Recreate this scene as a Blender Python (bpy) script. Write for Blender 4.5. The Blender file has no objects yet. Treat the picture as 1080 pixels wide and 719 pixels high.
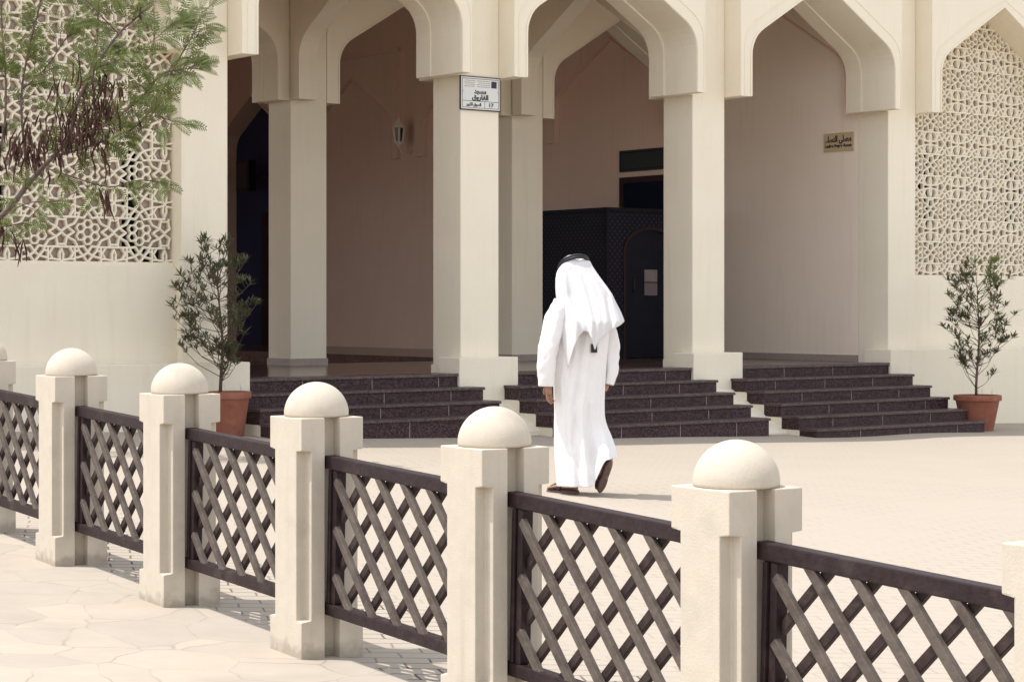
import bpy, bmesh, math, random
from mathutils import Vector, Matrix, noise
R = math.radians
random.seed(7)
scene = bpy.context.scene
col = scene.collection

# ------------------------------------------------------------------ camera, sky, sun, exposure
CZ = 1.40
cam = bpy.data.objects.new('camera', bpy.data.cameras.new('camera'))
col.objects.link(cam); scene.camera = cam
cam.data.sensor_width = 36.0
cam.data.lens = 2190.88 / 1080 * 36
cam.data.shift_y = -(359.5 - 321.18) / 1080
cam.location = (0, 0, CZ); cam.rotation_euler = (R(90), 0, 0)
cam.data.clip_start = 0.1; cam.data.clip_end = 2000
SUN_EL, SUN_AZ = 67.0, -92.0          # azimuth from +Y towards +X
sd = Vector((math.sin(R(SUN_AZ)) * math.cos(R(SUN_EL)), math.cos(R(SUN_AZ)) * math.cos(R(SUN_EL)), math.sin(R(SUN_EL))))
world = bpy.data.worlds.new('World'); scene.world = world; world.use_nodes = True
wn, wl = world.node_tree.nodes, world.node_tree.links
bg = wn['Background']
sky = wn.new('ShaderNodeTexSky'); sky.sky_type = 'NISHITA'; sky.sun_disc = False
sky.sun_elevation = R(SUN_EL); sky.sun_rotation = R(SUN_AZ)
sky.dust_density = 1.0; sky.air_density = 1.0; sky.ozone_density = 1.0
hs = wn.new('ShaderNodeHueSaturation'); hs.inputs['Saturation'].default_value = 0.22
wl.new(sky.outputs[0], hs.inputs['Color']); wl.new(hs.outputs[0], bg.inputs[0])
bg.inputs[1].default_value = 0.15
sun = bpy.data.objects.new('sun', bpy.data.lights.new('sun', 'SUN')); col.objects.link(sun)
sun.data.energy = 2.0; sun.data.angle = R(0.55); sun.data.color = (1.0, 0.94, 0.885)
sun.rotation_euler = sd.to_track_quat('Z', 'Y').to_euler()
sun.location = sd * 60
vs = scene.view_settings
vs.view_transform = 'Standard'; vs.look = 'None'; vs.gamma = 1; vs.use_curve_mapping = False
vs.exposure = 1.12
scene.cycles.max_bounces = 14; scene.cycles.diffuse_bounces = 9

# ------------------------------------------------------------------ materials
def mat(name, base, rough=0.8, c2=None, nscale=6, bump=0.0, bscale=60, metallic=0.0, spec=0.5, c3=None, n3=1.2, coat=0):
    m = bpy.data.materials.new(name); m.use_nodes = True
    n, l = m.node_tree.nodes, m.node_tree.links
    b = n['Principled BSDF']
    b.inputs['Roughness'].default_value = rough
    b.inputs['Metallic'].default_value = metallic
    b.inputs['Specular IOR Level'].default_value = spec
    b.inputs['Base Color'].default_value = (*base, 1)
    tc0 = n.new('ShaderNodeTexCoord'); oi = n.new('ShaderNodeObjectInfo')
    ofs = n.new('ShaderNodeVectorMath'); ofs.operation = 'MULTIPLY_ADD'; ofs.inputs[1].default_value = (37, 23, 51)
    l.new(oi.outputs['Random'], ofs.inputs[0]); l.new(tc0.outputs['Object'], ofs.inputs[2])
    class TC: outputs = {'Object': ofs.outputs[0]}
    tc = TC
    if c2:
        t = n.new('ShaderNodeTexNoise'); t.inputs['Scale'].default_value = nscale; t.inputs['Detail'].default_value = 8
        t.inputs['Roughness'].default_value = 0.65
        l.new(tc.outputs['Object'], t.inputs['Vector'])
        r = n.new('ShaderNodeValToRGB')
        r.color_ramp.elements[0].position = 0.35; r.color_ramp.elements[1].position = 0.65
        r.color_ramp.elements[0].color = (*base, 1); r.color_ramp.elements[1].color = (*c2, 1)
        l.new(t.outputs['Fac'], r.inputs[0]); out = r.outputs[0]
        if c3:
            t3 = n.new('ShaderNodeTexNoise'); t3.inputs['Scale'].default_value = n3; t3.inputs['Detail'].default_value = 5
            l.new(tc.outputs['Object'], t3.inputs['Vector'])
            r3 = n.new('ShaderNodeValToRGB'); r3.color_ramp.elements[0].position = 0.56; r3.color_ramp.elements[1].position = 0.75
            l.new(t3.outputs['Fac'], r3.inputs[0])
            mx = n.new('ShaderNodeMixRGB'); l.new(r3.outputs[0], mx.inputs[0]); l.new(out, mx.inputs[1])
            mx.inputs[2].default_value = (*c3, 1); out = mx.outputs[0]
        l.new(out, b.inputs['Base Color'])
    if bump:
        t2 = n.new('ShaderNodeTexNoise'); t2.inputs['Scale'].default_value = bscale; t2.inputs['Detail'].default_value = 6
        l.new(tc.outputs['Object'], t2.inputs['Vector'])
        bp = n.new('ShaderNodeBump'); bp.inputs['Strength'].default_value = bump; bp.inputs['Distance'].default_value = 0.01
        l.new(t2.outputs['Fac'], bp.inputs['Height']); l.new(bp.outputs[0], b.inputs['Normal'])
    return m

M = {}
M['stucco'] = mat('cream_stucco', (0.79, 0.72, 0.585), 0.9, (0.815, 0.75, 0.62), 1.5, 0.25, 45, spec=0.2, c3=(0.775, 0.72, 0.575), n3=.7)
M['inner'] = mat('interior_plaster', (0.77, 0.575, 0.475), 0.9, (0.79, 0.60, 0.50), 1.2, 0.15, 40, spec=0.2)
M['porch'] = mat('porch_plaster', (0.84, 0.73, 0.63), 0.9, (0.86, 0.755, 0.655), 1.2, 0.15, 40, spec=0.2)
M['lattice'] = mat('screen_cast_stone', (0.79, 0.73, 0.60), 0.9, (0.83, 0.77, 0.64), 5, 0.3, 70, spec=0.2)
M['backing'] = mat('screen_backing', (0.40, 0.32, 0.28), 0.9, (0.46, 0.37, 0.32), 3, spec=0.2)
M['navy'] = mat('unlit_bay_navy', (0.05, 0.055, 0.13), 0.8, spec=0.1)  # darkness of the space beyond the open bay, put into the colour
M['dark'] = mat('dark_glass', (0.004, 0.007, 0.022), 0.6, spec=0.1)
M['post'] = mat('rendered_concrete', (0.515, 0.458, 0.378), 0.95, (0.55, 0.492, 0.408), 14, 0.14, 150, spec=0.15, c3=(0.455, 0.405, 0.335), n3=5)
M['skirt'] = mat('skirting_stone', (0.03, 0.022, 0.025), 0.3, (0.05, 0.035, 0.035), 30)
M['colbase'] = mat('column_base_stone', (0.32, 0.26, 0.23), 0.5, (0.38, 0.31, 0.27), 20)
M['frame'] = mat('painted_rail', (0.017, 0.009, 0.011), 0.5, (0.030, 0.017, 0.018), 25, 0.25, 50, c3=(0.05, 0.034, 0.03), n3=9, spec=.2)
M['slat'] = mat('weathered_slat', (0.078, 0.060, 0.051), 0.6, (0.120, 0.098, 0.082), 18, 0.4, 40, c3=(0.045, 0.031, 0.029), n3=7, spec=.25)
M['slat_rear'] = mat('shaded_slat', (0.030, 0.019, 0.019), 0.55, (0.055, 0.038, 0.034), 18, 0.4, 40, spec=.2)  # rear slats: shade behind the front layer put into a darker colour
M['rubber'] = mat('joint_seal', (0.05, 0.04, 0.04), 0.8)
M['robe'] = mat('white_cotton', (0.765, 0.75, 0.75), 0.85, (0.785, 0.77, 0.77), 10, 0.35, 14, spec=0.15)
M['scarf'] = mat('white_scarf_cloth', (0.64, 0.63, 0.635), 0.85, (0.66, 0.65, 0.655), 10, 0.3, 16, spec=0.15)
M['black'] = mat('black_cord', (0.008, 0.008, 0.012), 0.6)
M['skin'] = mat('skin', (0.30, 0.15, 0.10), 0.55, (0.34, 0.18, 0.12), 12)
M['hair'] = mat('hair', (0.012, 0.009, 0.008), 0.6)
M['leather'] = mat('dark_leather', (0.018, 0.011, 0.013), 0.45)
M['sole'] = mat('brown_sole', (0.11, 0.065, 0.055), 0.7, (0.15, 0.095, 0.08), 30)
M['terracotta'] = mat('terracotta', (0.23, 0.075, 0.045), 0.75, (0.29, 0.105, 0.065), 7, 0.3, 60, c3=(0.34, 0.16, 0.11), n3=4)
M['soil'] = mat('soil', (0.05, 0.035, 0.025), 0.95, (0.10, 0.07, 0.05), 20, 0.8, 40)
M['bark'] = mat('grey_bark', (0.09, 0.06, 0.05), 0.85, (0.16, 0.12, 0.10), 14, 0.6, 40)
M['twig'] = mat('dark_twig', (0.07, 0.042, 0.03), 0.8, (0.12, 0.08, 0.058), 14)
M['pod'] = mat('dry_seed_pod', (0.026, 0.010, 0.008), 0.7, (0.085, 0.036, 0.028), 12, spec=.2)
M['wood'] = mat('dark_wood', (0.006, 0.007, 0.015), 0.6, (0.010, 0.010, 0.018), 8, spec=.2)
M['redwood'] = mat('red_brown_wood', (0.028, 0.013, 0.013), 0.6, (0.04, 0.019, 0.018), 10, spec=.2)
M['green_panel'] = mat('dark_green_board', (0.006, 0.016, 0.018), 0.5)
M['sign_white'] = mat('enamel_sign_white', (0.62, 0.62, 0.60), 0.4, (0.66, 0.66, 0.63), 8)
M['ink'] = mat('black_ink', (0.010, 0.009, 0.016), 0.5)
M['ink_grey'] = mat('grey_ink', (0.22, 0.21, 0.21), 0.5)
M['ink_blue'] = mat('navy_ink', (0.014, 0.010, 0.05), 0.5)
M['sign_tan'] = mat('sand_plastic_sign', (0.50, 0.39, 0.22), 0.5, (0.54, 0.42, 0.25), 8)
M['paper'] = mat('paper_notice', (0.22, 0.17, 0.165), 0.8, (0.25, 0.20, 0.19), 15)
M['paper_lower'] = mat('paper_notice_pale', (0.17, 0.14, 0.145), 0.8)  # lower sheet of the notice, plain even colour
M['lamp_white'] = mat('lamp_painted_metal', (0.88, 0.84, 0.78), 0.5)
M['lamp_glass'] = mat('lamp_smoked_glass', (0.05, 0.04, 0.04), 0.15)
M['brass'] = mat('old_brass', (0.06, 0.04, 0.025), 0.45, metallic=1)

def wear(m, streak, foot=False, col_=(.40, .34, .25)):
    n, l = m.node_tree.nodes, m.node_tree.links; b = n['Principled BSDF']
    src = b.inputs['Base Color'].links[0].from_socket
    tc = n.new('ShaderNodeTexCoord'); oi = n.new('ShaderNodeObjectInfo')
    mp = n.new('ShaderNodeMapping'); mp.inputs['Scale'].default_value = (7, 7, .45)
    av = n.new('ShaderNodeVectorMath'); av.operation = 'ADD'
    l.new(tc.outputs['Object'], av.inputs[0]); l.new(oi.outputs['Random'], av.inputs[1]); l.new(av.outputs[0], mp.inputs[0])
    t = n.new('ShaderNodeTexNoise'); t.inputs['Scale'].default_value = 1.6; t.inputs['Detail'].default_value = 6; t.inputs['Roughness'].default_value = .6
    l.new(mp.outputs[0], t.inputs['Vector'])
    r = n.new('ShaderNodeValToRGB'); r.color_ramp.elements[0].position = .54; r.color_ramp.elements[1].position = .80
    r.color_ramp.elements[1].color = (streak, streak, streak, 1); l.new(t.outputs['Fac'], r.inputs[0])
    mx = n.new('ShaderNodeMixRGB'); l.new(r.outputs[0], mx.inputs[0]); l.new(src, mx.inputs[1]); mx.inputs[2].default_value = (*col_, 1)
    out = mx.outputs[0]
    if foot:
        sx = n.new('ShaderNodeSeparateXYZ'); l.new(tc.outputs['Object'], sx.inputs[0])
        t2 = n.new('ShaderNodeTexNoise'); t2.inputs['Scale'].default_value = 18; t2.inputs['Detail'].default_value = 6; l.new(av.outputs[0], t2.inputs['Vector'])
        ma = n.new('ShaderNodeMath'); ma.operation = 'MULTIPLY_ADD'; ma.inputs[1].default_value = -.16; l.new(t2.outputs['Fac'], ma.inputs[0]); l.new(sx.outputs[2], ma.inputs[2])
        r2 = n.new('ShaderNodeValToRGB'); r2.color_ramp.elements[0].position = 0.0; r2.color_ramp.elements[0].color = (.5, .5, .5, 1)
        r2.color_ramp.elements[1].position = .05; r2.color_ramp.elements[1].color = (0, 0, 0, 1)
        ad = n.new('ShaderNodeMath'); ad.operation = 'ADD'; ad.inputs[1].default_value = .058; l.new(ma.outputs[0], ad.inputs[0]); l.new(ad.outputs[0], r2.inputs[0])
        m2 = n.new('ShaderNodeMixRGB'); l.new(r2.outputs[0], m2.inputs[0]); l.new(out, m2.inputs[1]); m2.inputs[2].default_value = (.22, .175, .13, 1); out = m2.outputs[0]
    l.new(out, b.inputs['Base Color'])
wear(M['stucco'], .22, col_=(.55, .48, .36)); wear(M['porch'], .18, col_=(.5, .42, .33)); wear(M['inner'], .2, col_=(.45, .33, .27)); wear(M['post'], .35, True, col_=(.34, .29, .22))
def leafmat(name, a, b, trans=0.3):
    m = mat(name, a, 0.5, b, 5)
    n, l = m.node_tree.nodes, m.node_tree.links
    p = n['Principled BSDF']; out = n['Material Output']
    src = p.inputs['Base Color'].links[0].from_socket
    tr = n.new('ShaderNodeBsdfTranslucent'); l.new(src, tr.inputs[0])
    mx = n.new('ShaderNodeMixShader'); mx.inputs[0].default_value = trans
    l.new(p.outputs[0], mx.inputs[1]); l.new(tr.outputs[0], mx.inputs[2]); l.new(mx.outputs[0], out.inputs[0])
    return m
M['leaf_olive'] = leafmat('oleander_leaf', (0.072, 0.078, 0.040), (0.145, 0.145, 0.075))
M['leaf_fresh'] = leafmat('oleander_leaf_fresh', (0.13, 0.155, 0.055), (0.24, 0.265, 0.09))
M['leaf_tree'] = leafmat('feather_leaf', (0.105, 0.145, 0.032), (0.190, 0.235, 0.062), 0.4)

def granite(name, base, fleck, fine=230, rough=0.6):
    m = mat(name, base, rough, spec=.3)
    n, l = m.node_tree.nodes, m.node_tree.links; b = n['Principled BSDF']
    tc = n.new('ShaderNodeTexCoord'); v = n.new('ShaderNodeTexVoronoi'); v.inputs['Scale'].default_value = fine * .35
    l.new(tc.outputs['Object'], v.inputs['Vector'])
    r = n.new('ShaderNodeValToRGB'); e = r.color_ramp.elements
    e[0].position = 0.25; e[0].color = (*base, 1); e[1].position = 0.85; e[1].color = (*fleck, 1)
    sp = n.new('ShaderNodeSeparateColor'); l.new(v.outputs['Color'], sp.inputs[0]); l.new(sp.outputs[0], r.inputs[0])
    t = n.new('ShaderNodeTexNoise'); t.inputs['Scale'].default_value = 3; l.new(tc.outputs['Object'], t.inputs['Vector'])
    mx = n.new('ShaderNodeMixRGB'); mx.blend_type = 'MULTIPLY'; mx.inputs[0].default_value = .5
    r2 = n.new('ShaderNodeValToRGB'); r2.color_ramp.elements[0].color = (.55, .55, .55, 1); r2.color_ramp.elements[1].color = (1.3, 1.3, 1.3, 1)
    l.new(t.outputs['Fac'], r2.inputs[0]); l.new(r.outputs[0], mx.inputs[1]); l.new(r2.outputs[0], mx.inputs[2])
    l.new(mx.outputs[0], b.inputs['Base Color'])
    return m
M['granite'] = granite('purple_granite', (0.017, 0.0065, 0.008), (0.088, 0.045, 0.050))
M['tread'] = granite('sheen_granite_tread', (0.050, 0.030, 0.032), (0.13, 0.090, 0.088), rough=0.35)  # polished sheen of the step tops put into a paler colour
M['floor'] = granite('polished_red_granite', (0.085, 0.045, 0.038), (0.16, 0.10, 0.085), rough=0.16)

def paving_plaza(name, lo, hi, mort):
    m = bpy.data.materials.new(name); m.use_nodes = True
    n, l = m.node_tree.nodes, m.node_tree.links; b = n['Principled BSDF']
    b.inputs['Roughness'].default_value = 0.9; b.inputs['Specular IOR Level'].default_value = 0.2
    tc = n.new('ShaderNodeTexCoord'); mp = n.new('ShaderNodeMapping'); mp.inputs['Rotation'].default_value = (0, 0, R(-12))
    l.new(tc.outputs['Object'], mp.inputs[0])
    nz = n.new('ShaderNodeTexNoise'); nz.inputs['Scale'].default_value = 2.5; nz.inputs['Detail'].default_value = 3
    l.new(tc.outputs['Object'], nz.inputs['Vector'])
    ad = n.new('ShaderNodeVectorMath'); ad.operation = 'MULTIPLY_ADD'
    ad.inputs[1].default_value = (.05, .05, 0); l.new(nz.outputs['Color'], ad.inputs[0]); l.new(mp.outputs[0], ad.inputs[2])
    br = n.new('ShaderNodeTexBrick'); br.inputs['Scale'].default_value = 1.0
    br.inputs['Brick Width'].default_value = 0.22; br.inputs['Row Height'].default_value = 0.11
    br.inputs['Mortar Size'].default_value = 0.006; br.inputs['Mortar Smooth'].default_value = 0.3
    br.inputs['Color1'].default_value = (0.385, 0.335, 0.278, 1); br.inputs['Color2'].default_value = (0.405, 0.353, 0.294, 1)
    br.inputs['Mortar'].default_value = (*mort, 1)
    l.new(ad.outputs[0], br.inputs['Vector'])
    # sand that fills the joints in places
    t = n.new('ShaderNodeTexNoise'); t.inputs['Scale'].default_value = 1.1; t.inputs['Detail'].default_value = 6
    l.new(tc.outputs['Object'], t.inputs['Vector'])
    r = n.new('ShaderNodeValToRGB'); r.color_ramp.elements[0].position = .42; r.color_ramp.elements[1].position = .60
    r.color_ramp.elements[0].color = (lo, lo, lo, 1); r.color_ramp.elements[1].color = (hi, hi, hi, 1)
    l.new(t.outputs['Fac'], r.inputs[0])
    mx = n.new('ShaderNodeMixRGB'); l.new(r.outputs[0], mx.inputs[0]); l.new(br.outputs[0], mx.inputs[1])
    mx.inputs[2].default_value = (0.396, 0.346, 0.288, 1)
    l.new(mx.outputs[0], b.inputs['Base Color'])
    bp = n.new('ShaderNodeBump'); bp.inputs['Strength'].default_value = .5; bp.inputs['Distance'].default_value = .006; bp.invert = True
    l.new(br.outputs['Fac'], bp.inputs['Height'])
    l.new(bp.outputs[0], b.inputs['Normal'])
    return m
def paving_street():
    m = bpy.data.materials.new('crazy_paving_stone'); m.use_nodes = True
    n, l = m.node_tree.nodes, m.node_tree.links; b = n['Principled BSDF']
    b.inputs['Roughness'].default_value = 0.9; b.inputs['Specular IOR Level'].default_value = 0.2
    tc = n.new('ShaderNodeTexCoord')
    nz = n.new('ShaderNodeTexNoise'); nz.inputs['Scale'].default_value = 4; nz.inputs['Detail'].default_value = 4
    l.new(tc.outputs['Object'], nz.inputs['Vector'])
    ad = n.new('ShaderNodeVectorMath'); ad.operation = 'MULTIPLY_ADD'
    ad.inputs[1].default_value = (.12, .12, 0); l.new(nz.outputs['Color'], ad.inputs[0]); l.new(tc.outputs['Object'], ad.inputs[2])
    v = n.new('ShaderNodeTexVoronoi'); v.feature = 'DISTANCE_TO_EDGE'; v.inputs['Scale'].default_value = 2.7
    l.new(ad.outputs[0], v.inputs['Vector'])
    v2 = n.new('ShaderNodeTexVoronoi'); v2.inputs['Scale'].default_value = 2.7; l.new(ad.outputs[0], v2.inputs['Vector'])
    cr = n.new('ShaderNodeValToRGB'); e = cr.color_ramp.elements
    e[0].position = 0.004; e[0].color = (1, 1, 1, 1); e[1].position = 0.016; e[1].color = (0, 0, 0, 1)
    l.new(v.outputs['Distance'], cr.inputs[0])
    t = n.new('ShaderNodeTexNoise'); t.inputs['Scale'].default_value = 5; t.inputs['Detail'].default_value = 9; t.inputs['Roughness'].default_value = .7
    l.new(tc.outputs['Object'], t.inputs['Vector'])
    r = n.new('ShaderNodeValToRGB'); r.color_ramp.elements[0].position = .3; r.color_ramp.elements[1].position = .7
    r.color_ramp.elements[0].color = (0.385, 0.338, 0.282, 1); r.color_ramp.elements[1].color = (0.425, 0.375, 0.316, 1)
    l.new(t.outputs['Fac'], r.inputs[0])
    sp = n.new('ShaderNodeSeparateColor'); l.new(v2.outputs['Color'], sp.inputs[0])
    rr = n.new('ShaderNodeValToRGB'); rr.color_ramp.elements[0].color = (.93, .93, .93, 1); rr.color_ramp.elements[1].color = (1.05, 1.03, 1.0, 1)
    l.new(sp.outputs[0], rr.inputs[0])
    mm = n.new('ShaderNodeMixRGB'); mm.blend_type = 'MULTIPLY'; mm.inputs[0].default_value = 1
    l.new(r.outputs[0], mm.inputs[1]); l.new(rr.outputs[0], mm.inputs[2])
    # broad grey stains
    t3 = n.new('ShaderNodeTexNoise'); t3.inputs['Scale'].default_value = 1.3; t3.inputs['Detail'].default_value = 8; t3.inputs['Distortion'].default_value = .8
    l.new(tc.outputs['Object'], t3.inputs['Vector'])
    r3 = n.new('ShaderNodeValToRGB'); r3.color_ramp.elements[0].position = .55; r3.color_ramp.elements[1].position = .75
    r3.color_ramp.elements[1].color = (.6, .6, .6, 1)
    l.new(t3.outputs['Fac'], r3.inputs[0])
    m3 = n.new('ShaderNodeMixRGB'); l.new(r3.outputs[0], m3.inputs[0]); l.new(mm.outputs[0], m3.inputs[1]); m3.inputs[2].default_value = (.32, .282, .235, 1)
    cf = n.new('ShaderNodeMath'); cf.operation = 'MULTIPLY'; l.new(cr.outputs[0], cf.inputs[0])
    t4 = n.new('ShaderNodeTexNoise'); t4.inputs['Scale'].default_value = 3; l.new(tc.outputs['Object'], t4.inputs['Vector'])
    r4 = n.new('ShaderNodeValToRGB'); r4.color_ramp.elements[0].position = .40; r4.color_ramp.elements[1].position = .62
    r4.color_ramp.elements[0].color = (.12, .12, .12, 1); r4.color_ramp.elements[1].color = (.5, .5, .5, 1)
    l.new(t4.outputs['Fac'], r4.inputs[0]); l.new(r4.outputs[0], cf.inputs[1])
    mx = n.new('ShaderNodeMixRGB'); l.new(cf.outputs[0], mx.inputs[0]); l.new(m3.outputs[0], mx.inputs[1]); mx.inputs[2].default_value = (.20, .17, .14, 1)
    l.new(mx.outputs[0], b.inputs['Base Color'])
    bp = n.new('ShaderNodeBump'); bp.inputs['Strength'].default_value = .3; bp.inputs['Distance'].default_value = .006
    l.new(t.outputs['Fac'], bp.inputs['Height']); l.new(bp.outputs[0], b.inputs['Normal'])
    return m
M['plaza'] = paving_plaza('plaza_block_paving', .70, .97, (.17, .14, .11)); M['strip'] = paving_plaza('open_jointed_pavers', .10, .55, (.07, .05, .045)); M['street'] = paving_street()

def pierced():
    m = mat('dark_wood_light_dots', (0.006, 0.007, 0.016), 0.6, spec=.2)
    n, l = m.node_tree.nodes, m.node_tree.links; b = n['Principled BSDF']
    tc = n.new('ShaderNodeTexCoord'); mp = n.new('ShaderNodeMapping')
    l.new(tc.outputs['Object'], mp.inputs[0])
    sx = n.new('ShaderNodeSeparateXYZ'); l.new(mp.outputs[0], sx.inputs[0])
    def math_(op, a, b_=None, v=None):
        q = n.new('ShaderNodeMath'); q.operation = op
        l.new(a, q.inputs[0])
        if b_ is not None: l.new(b_, q.inputs[1])
        if v is not None: q.inputs[1].default_value = v
        return q.outputs[0]
    s = math_('ADD', sx.outputs[0], sx.outputs[1])
    p = math_('MULTIPLY', math_('ADD', s, sx.outputs[2]), v=11.0); q = math_('MULTIPLY', math_('SUBTRACT', s, sx.outputs[2]), v=11.0)
    fp = math_('ABSOLUTE', math_('SUBTRACT', math_('FRACT', p), v=.5)); fq = math_('ABSOLUTE', math_('SUBTRACT', math_('FRACT', q), v=.5))
    mxx = math_('MAXIMUM', fp, fq)
    lt = math_('LESS_THAN', mxx, v=.17)
    mx = n.new('ShaderNodeMixRGB'); l.new(lt, mx.inputs[0]); mx.inputs[1].default_value = (.006, .007, .016, 1); mx.inputs[2].default_value = (.05, .038, .045, 1)  # paler diamonds: light passing through the screen's holes, put into the colour
    l.new(mx.outputs[0], b.inputs['Base Color'])
    return m
M['pierced'] = pierced()

# ------------------------------------------------------------------ mesh builder and tagging
class MB:
    def __init__(s): s.v = []; s.f = []
    def quad(s, *p):
        i = len(s.v); s.v += [tuple(q) for q in p]; s.f.append(tuple(range(i, i + len(p))))
    def box(s, x0, x1, y0, y1, z0, z1):
        i = len(s.v)
        s.v += [(x0, y0, z0), (x1, y0, z0), (x1, y1, z0), (x0, y1, z0), (x0, y0, z1), (x1, y0, z1), (x1, y1, z1), (x0, y1, z1)]
        s.f += [(i, i+3, i+2, i+1), (i+4, i+5, i+6, i+7), (i, i+1, i+5, i+4), (i+1, i+2, i+6, i+5), (i+2, i+3, i+7, i+6), (i+3, i, i+4, i+7)]
        return s
    def prism(s, pts, f3, t0, t1):
        """2-D polygon pts extruded between t0 and t1; f3(a,b,t)->xyz"""
        i = len(s.v); n = len(pts)
        s.v += [f3(a, b, t0) for a, b in pts] + [f3(a, b, t1) for a, b in pts]
        s.f.append(tuple(range(i, i + n))); s.f.append(tuple(range(i + 2*n - 1, i + n - 1, -1)))
        for k in range(n): s.f.append((i + k, i + n + k, i + n + (k+1) % n, i + (k+1) % n))
        return s
    def tube(s, pts, rad, n=8, cap=True):
        pts = [Vector(p) for p in pts]
        if not hasattr(rad, '__len__'): rad = [rad] * len(pts)
        base = len(s.v); up = Vector((0.13, 0.31, 0.94))
        for k, p in enumerate(pts):
            t = (pts[min(k+1, len(pts)-1)] - pts[max(k-1, 0)]).normalized()
            a = t.cross(up)
            if a.length < 1e-3: a = t.cross(Vector((1, 0, 0)))
            a.normalize(); b = t.cross(a)
            for j in range(n):
                w = 2*math.pi*j/n
                s.v.append(tuple(p + (a*math.cos(w) + b*math.sin(w)) * rad[k]))
        for k in range(len(pts)-1):
            for j in range(n):
                q = base + k*n; s.f.append((q+j, q+(j+1) % n, q+n+(j+1) % n, q+n+j))
        if cap:
            s.f.append(tuple(base + j for j in range(n))[::-1]); s.f.append(tuple(base + (len(pts)-1)*n + j for j in range(n)))
        return s
    def lathe(s, prof, n=32, c=(0, 0, 0)):
        base = len(s.v)
        for r_, z in prof:
            for j in range(n):
                w = 2*math.pi*j/n; s.v.append((c[0] + r_*math.cos(w), c[1] + r_*math.sin(w), c[2] + z))
        for k in range(len(prof)-1):
            for j in range(n):
                q = base + k*n; s.f.append((q+j, q+(j+1) % n, q+n+(j+1) % n, q+n+j))
        return s
    def loft(s, rings, close=True, cap=True):
        base = len(s.v); n = len(rings[0])
        for r_ in rings: s.v += [tuple(p) for p in r_]
        for k in range(len(rings)-1):
            for j in range(n if close else n-1):
                q = base + k*n; s.f.append((q+j, q+(j+1) % n, q+n+(j+1) % n, q+n+j))
        if cap and close:
            s.f.append(tuple(base + j for j in range(n))[::-1]); s.f.append(tuple(base + (len(rings)-1)*n + j for j in range(n)))
        return s
    def mesh(s, name, m, smooth=False, recalc=True):
        me = bpy.data.meshes.new(name); me.from_pydata(s.v, [], s.f); me.materials.append(m)
        if recalc:
            bm = bmesh.new(); bm.from_mesh(me); bmesh.ops.recalc_face_normals(bm, faces=bm.faces); bm.to_mesh(me); bm.free()
        if smooth: me.polygons.foreach_set('use_smooth', [True]*len(me.polygons))
        me.update(); return me
    def build(s, name, m, parent=None, smooth=False, loc=None, recalc=True):
        o = bpy.data.objects.new(name, s.mesh(name, m, smooth, recalc)); col.objects.link(o)
        if parent: o.parent = parent
        if loc: o.location = loc
        return o
def tag(o, label=None, cat=None, group=None, kind=None):
    if label: o['label'] = label
    if cat: o['category'] = cat
    if group: o['group'] = group
    if kind: o['kind'] = kind
    return o
def empty(name, loc=(0, 0, 0), rz=0, parent=None):
    o = bpy.data.objects.new(name, None); col.objects.link(o); o.location = loc; o.rotation_euler = (0, 0, rz)
    o.empty_display_size = .2
    if parent: o.parent = parent
    return o
def bevel(o, w=.006, seg=2):
    b = o.modifiers.new('bevel', 'BEVEL'); b.width = w; b.segments = seg; b.limit_method = 'ANGLE'; b.angle_limit = R(40)
def copy_tree(o, parent=None):
    c = o.copy(); col.objects.link(c); c.parent = parent
    for ch in list(o.children): copy_tree(ch, c)
    return c
def text(parent, s, size, m, x, z, y, width=None, bold=0.0, name='lettering', align='CENTER'):
    cu = bpy.data.curves.new(name, 'FONT'); cu.body = s; cu.size = size; cu.align_x = align; cu.align_y = 'CENTER'
    cu.extrude = 0.0012; cu.offset = bold
    t = bpy.data.objects.new('t', cu); col.objects.link(t)
    bpy.context.view_layer.update()
    me = bpy.data.meshes.new_from_object(t.evaluated_get(bpy.context.evaluated_depsgraph_get()))
    bpy.data.objects.remove(t)
    if width:
        xs = [v.co.x for v in me.vertices]; k = width / (max(xs) - min(xs)); c = (max(xs) + min(xs)) / 2
        for v in me.vertices: v.co.x = (v.co.x - c) * k
    me.materials.clear(); me.materials.append(m)
    o = bpy.data.objects.new(name, me); col.objects.link(o); o.parent = parent
    o.location = (x, y, z); o.rotation_euler = (R(90), 0, 0)
    return o

# ------------------------------------------------------------------ frames of reference
PH = R(37.6866); CP, SP = math.cos(PH), math.sin(PH); P0 = (-.1461, 23.0877)
def BW(u, v, z=0): return Vector((P0[0] + u*CP - v*SP, P0[1] + u*SP + v*CP, z))
FT = R(33.4443); FD = Vector((-math.sin(FT), math.cos(FT), 0)); FN = Vector((math.cos(FT), math.sin(FT), 0))  # away along fence / towards plaza
F0 = Vector((-2.2366, 10.5437, 0)); FSP = 1.316; FZ0 = CZ - 1.3106; FSL = .0339
FROT = math.atan2(-FD.y, -FD.x)      # local +X = towards the camera along the fence
gp = [(-.645, 21.7, -1.372), (2.945, 23.8, -1.508), (5.85, 25.7, -1.578), (.45, 15.3, -1.39)]
for k in range(0, 7):
    t = (1-k)*FSP; gp.append((F0.x + FD.x*t, F0.y + FD.y*t, FZ0 - CZ + FSL*t))
def gplane(x, y): return -1.48096 - .044953*x + .0054013*y
def G(x, y):
    xc, yc = max(-7, min(9, x)), max(3, min(30, y))
    sw = sr = 0
    for a, b, z in gp:
        w = 1/((xc-a)**2 + (yc-b)**2 + .6); w *= w; sw += w; sr += w*(z - gplane(a, b))
    return CZ + gplane(xc, yc) + sr/sw

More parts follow.
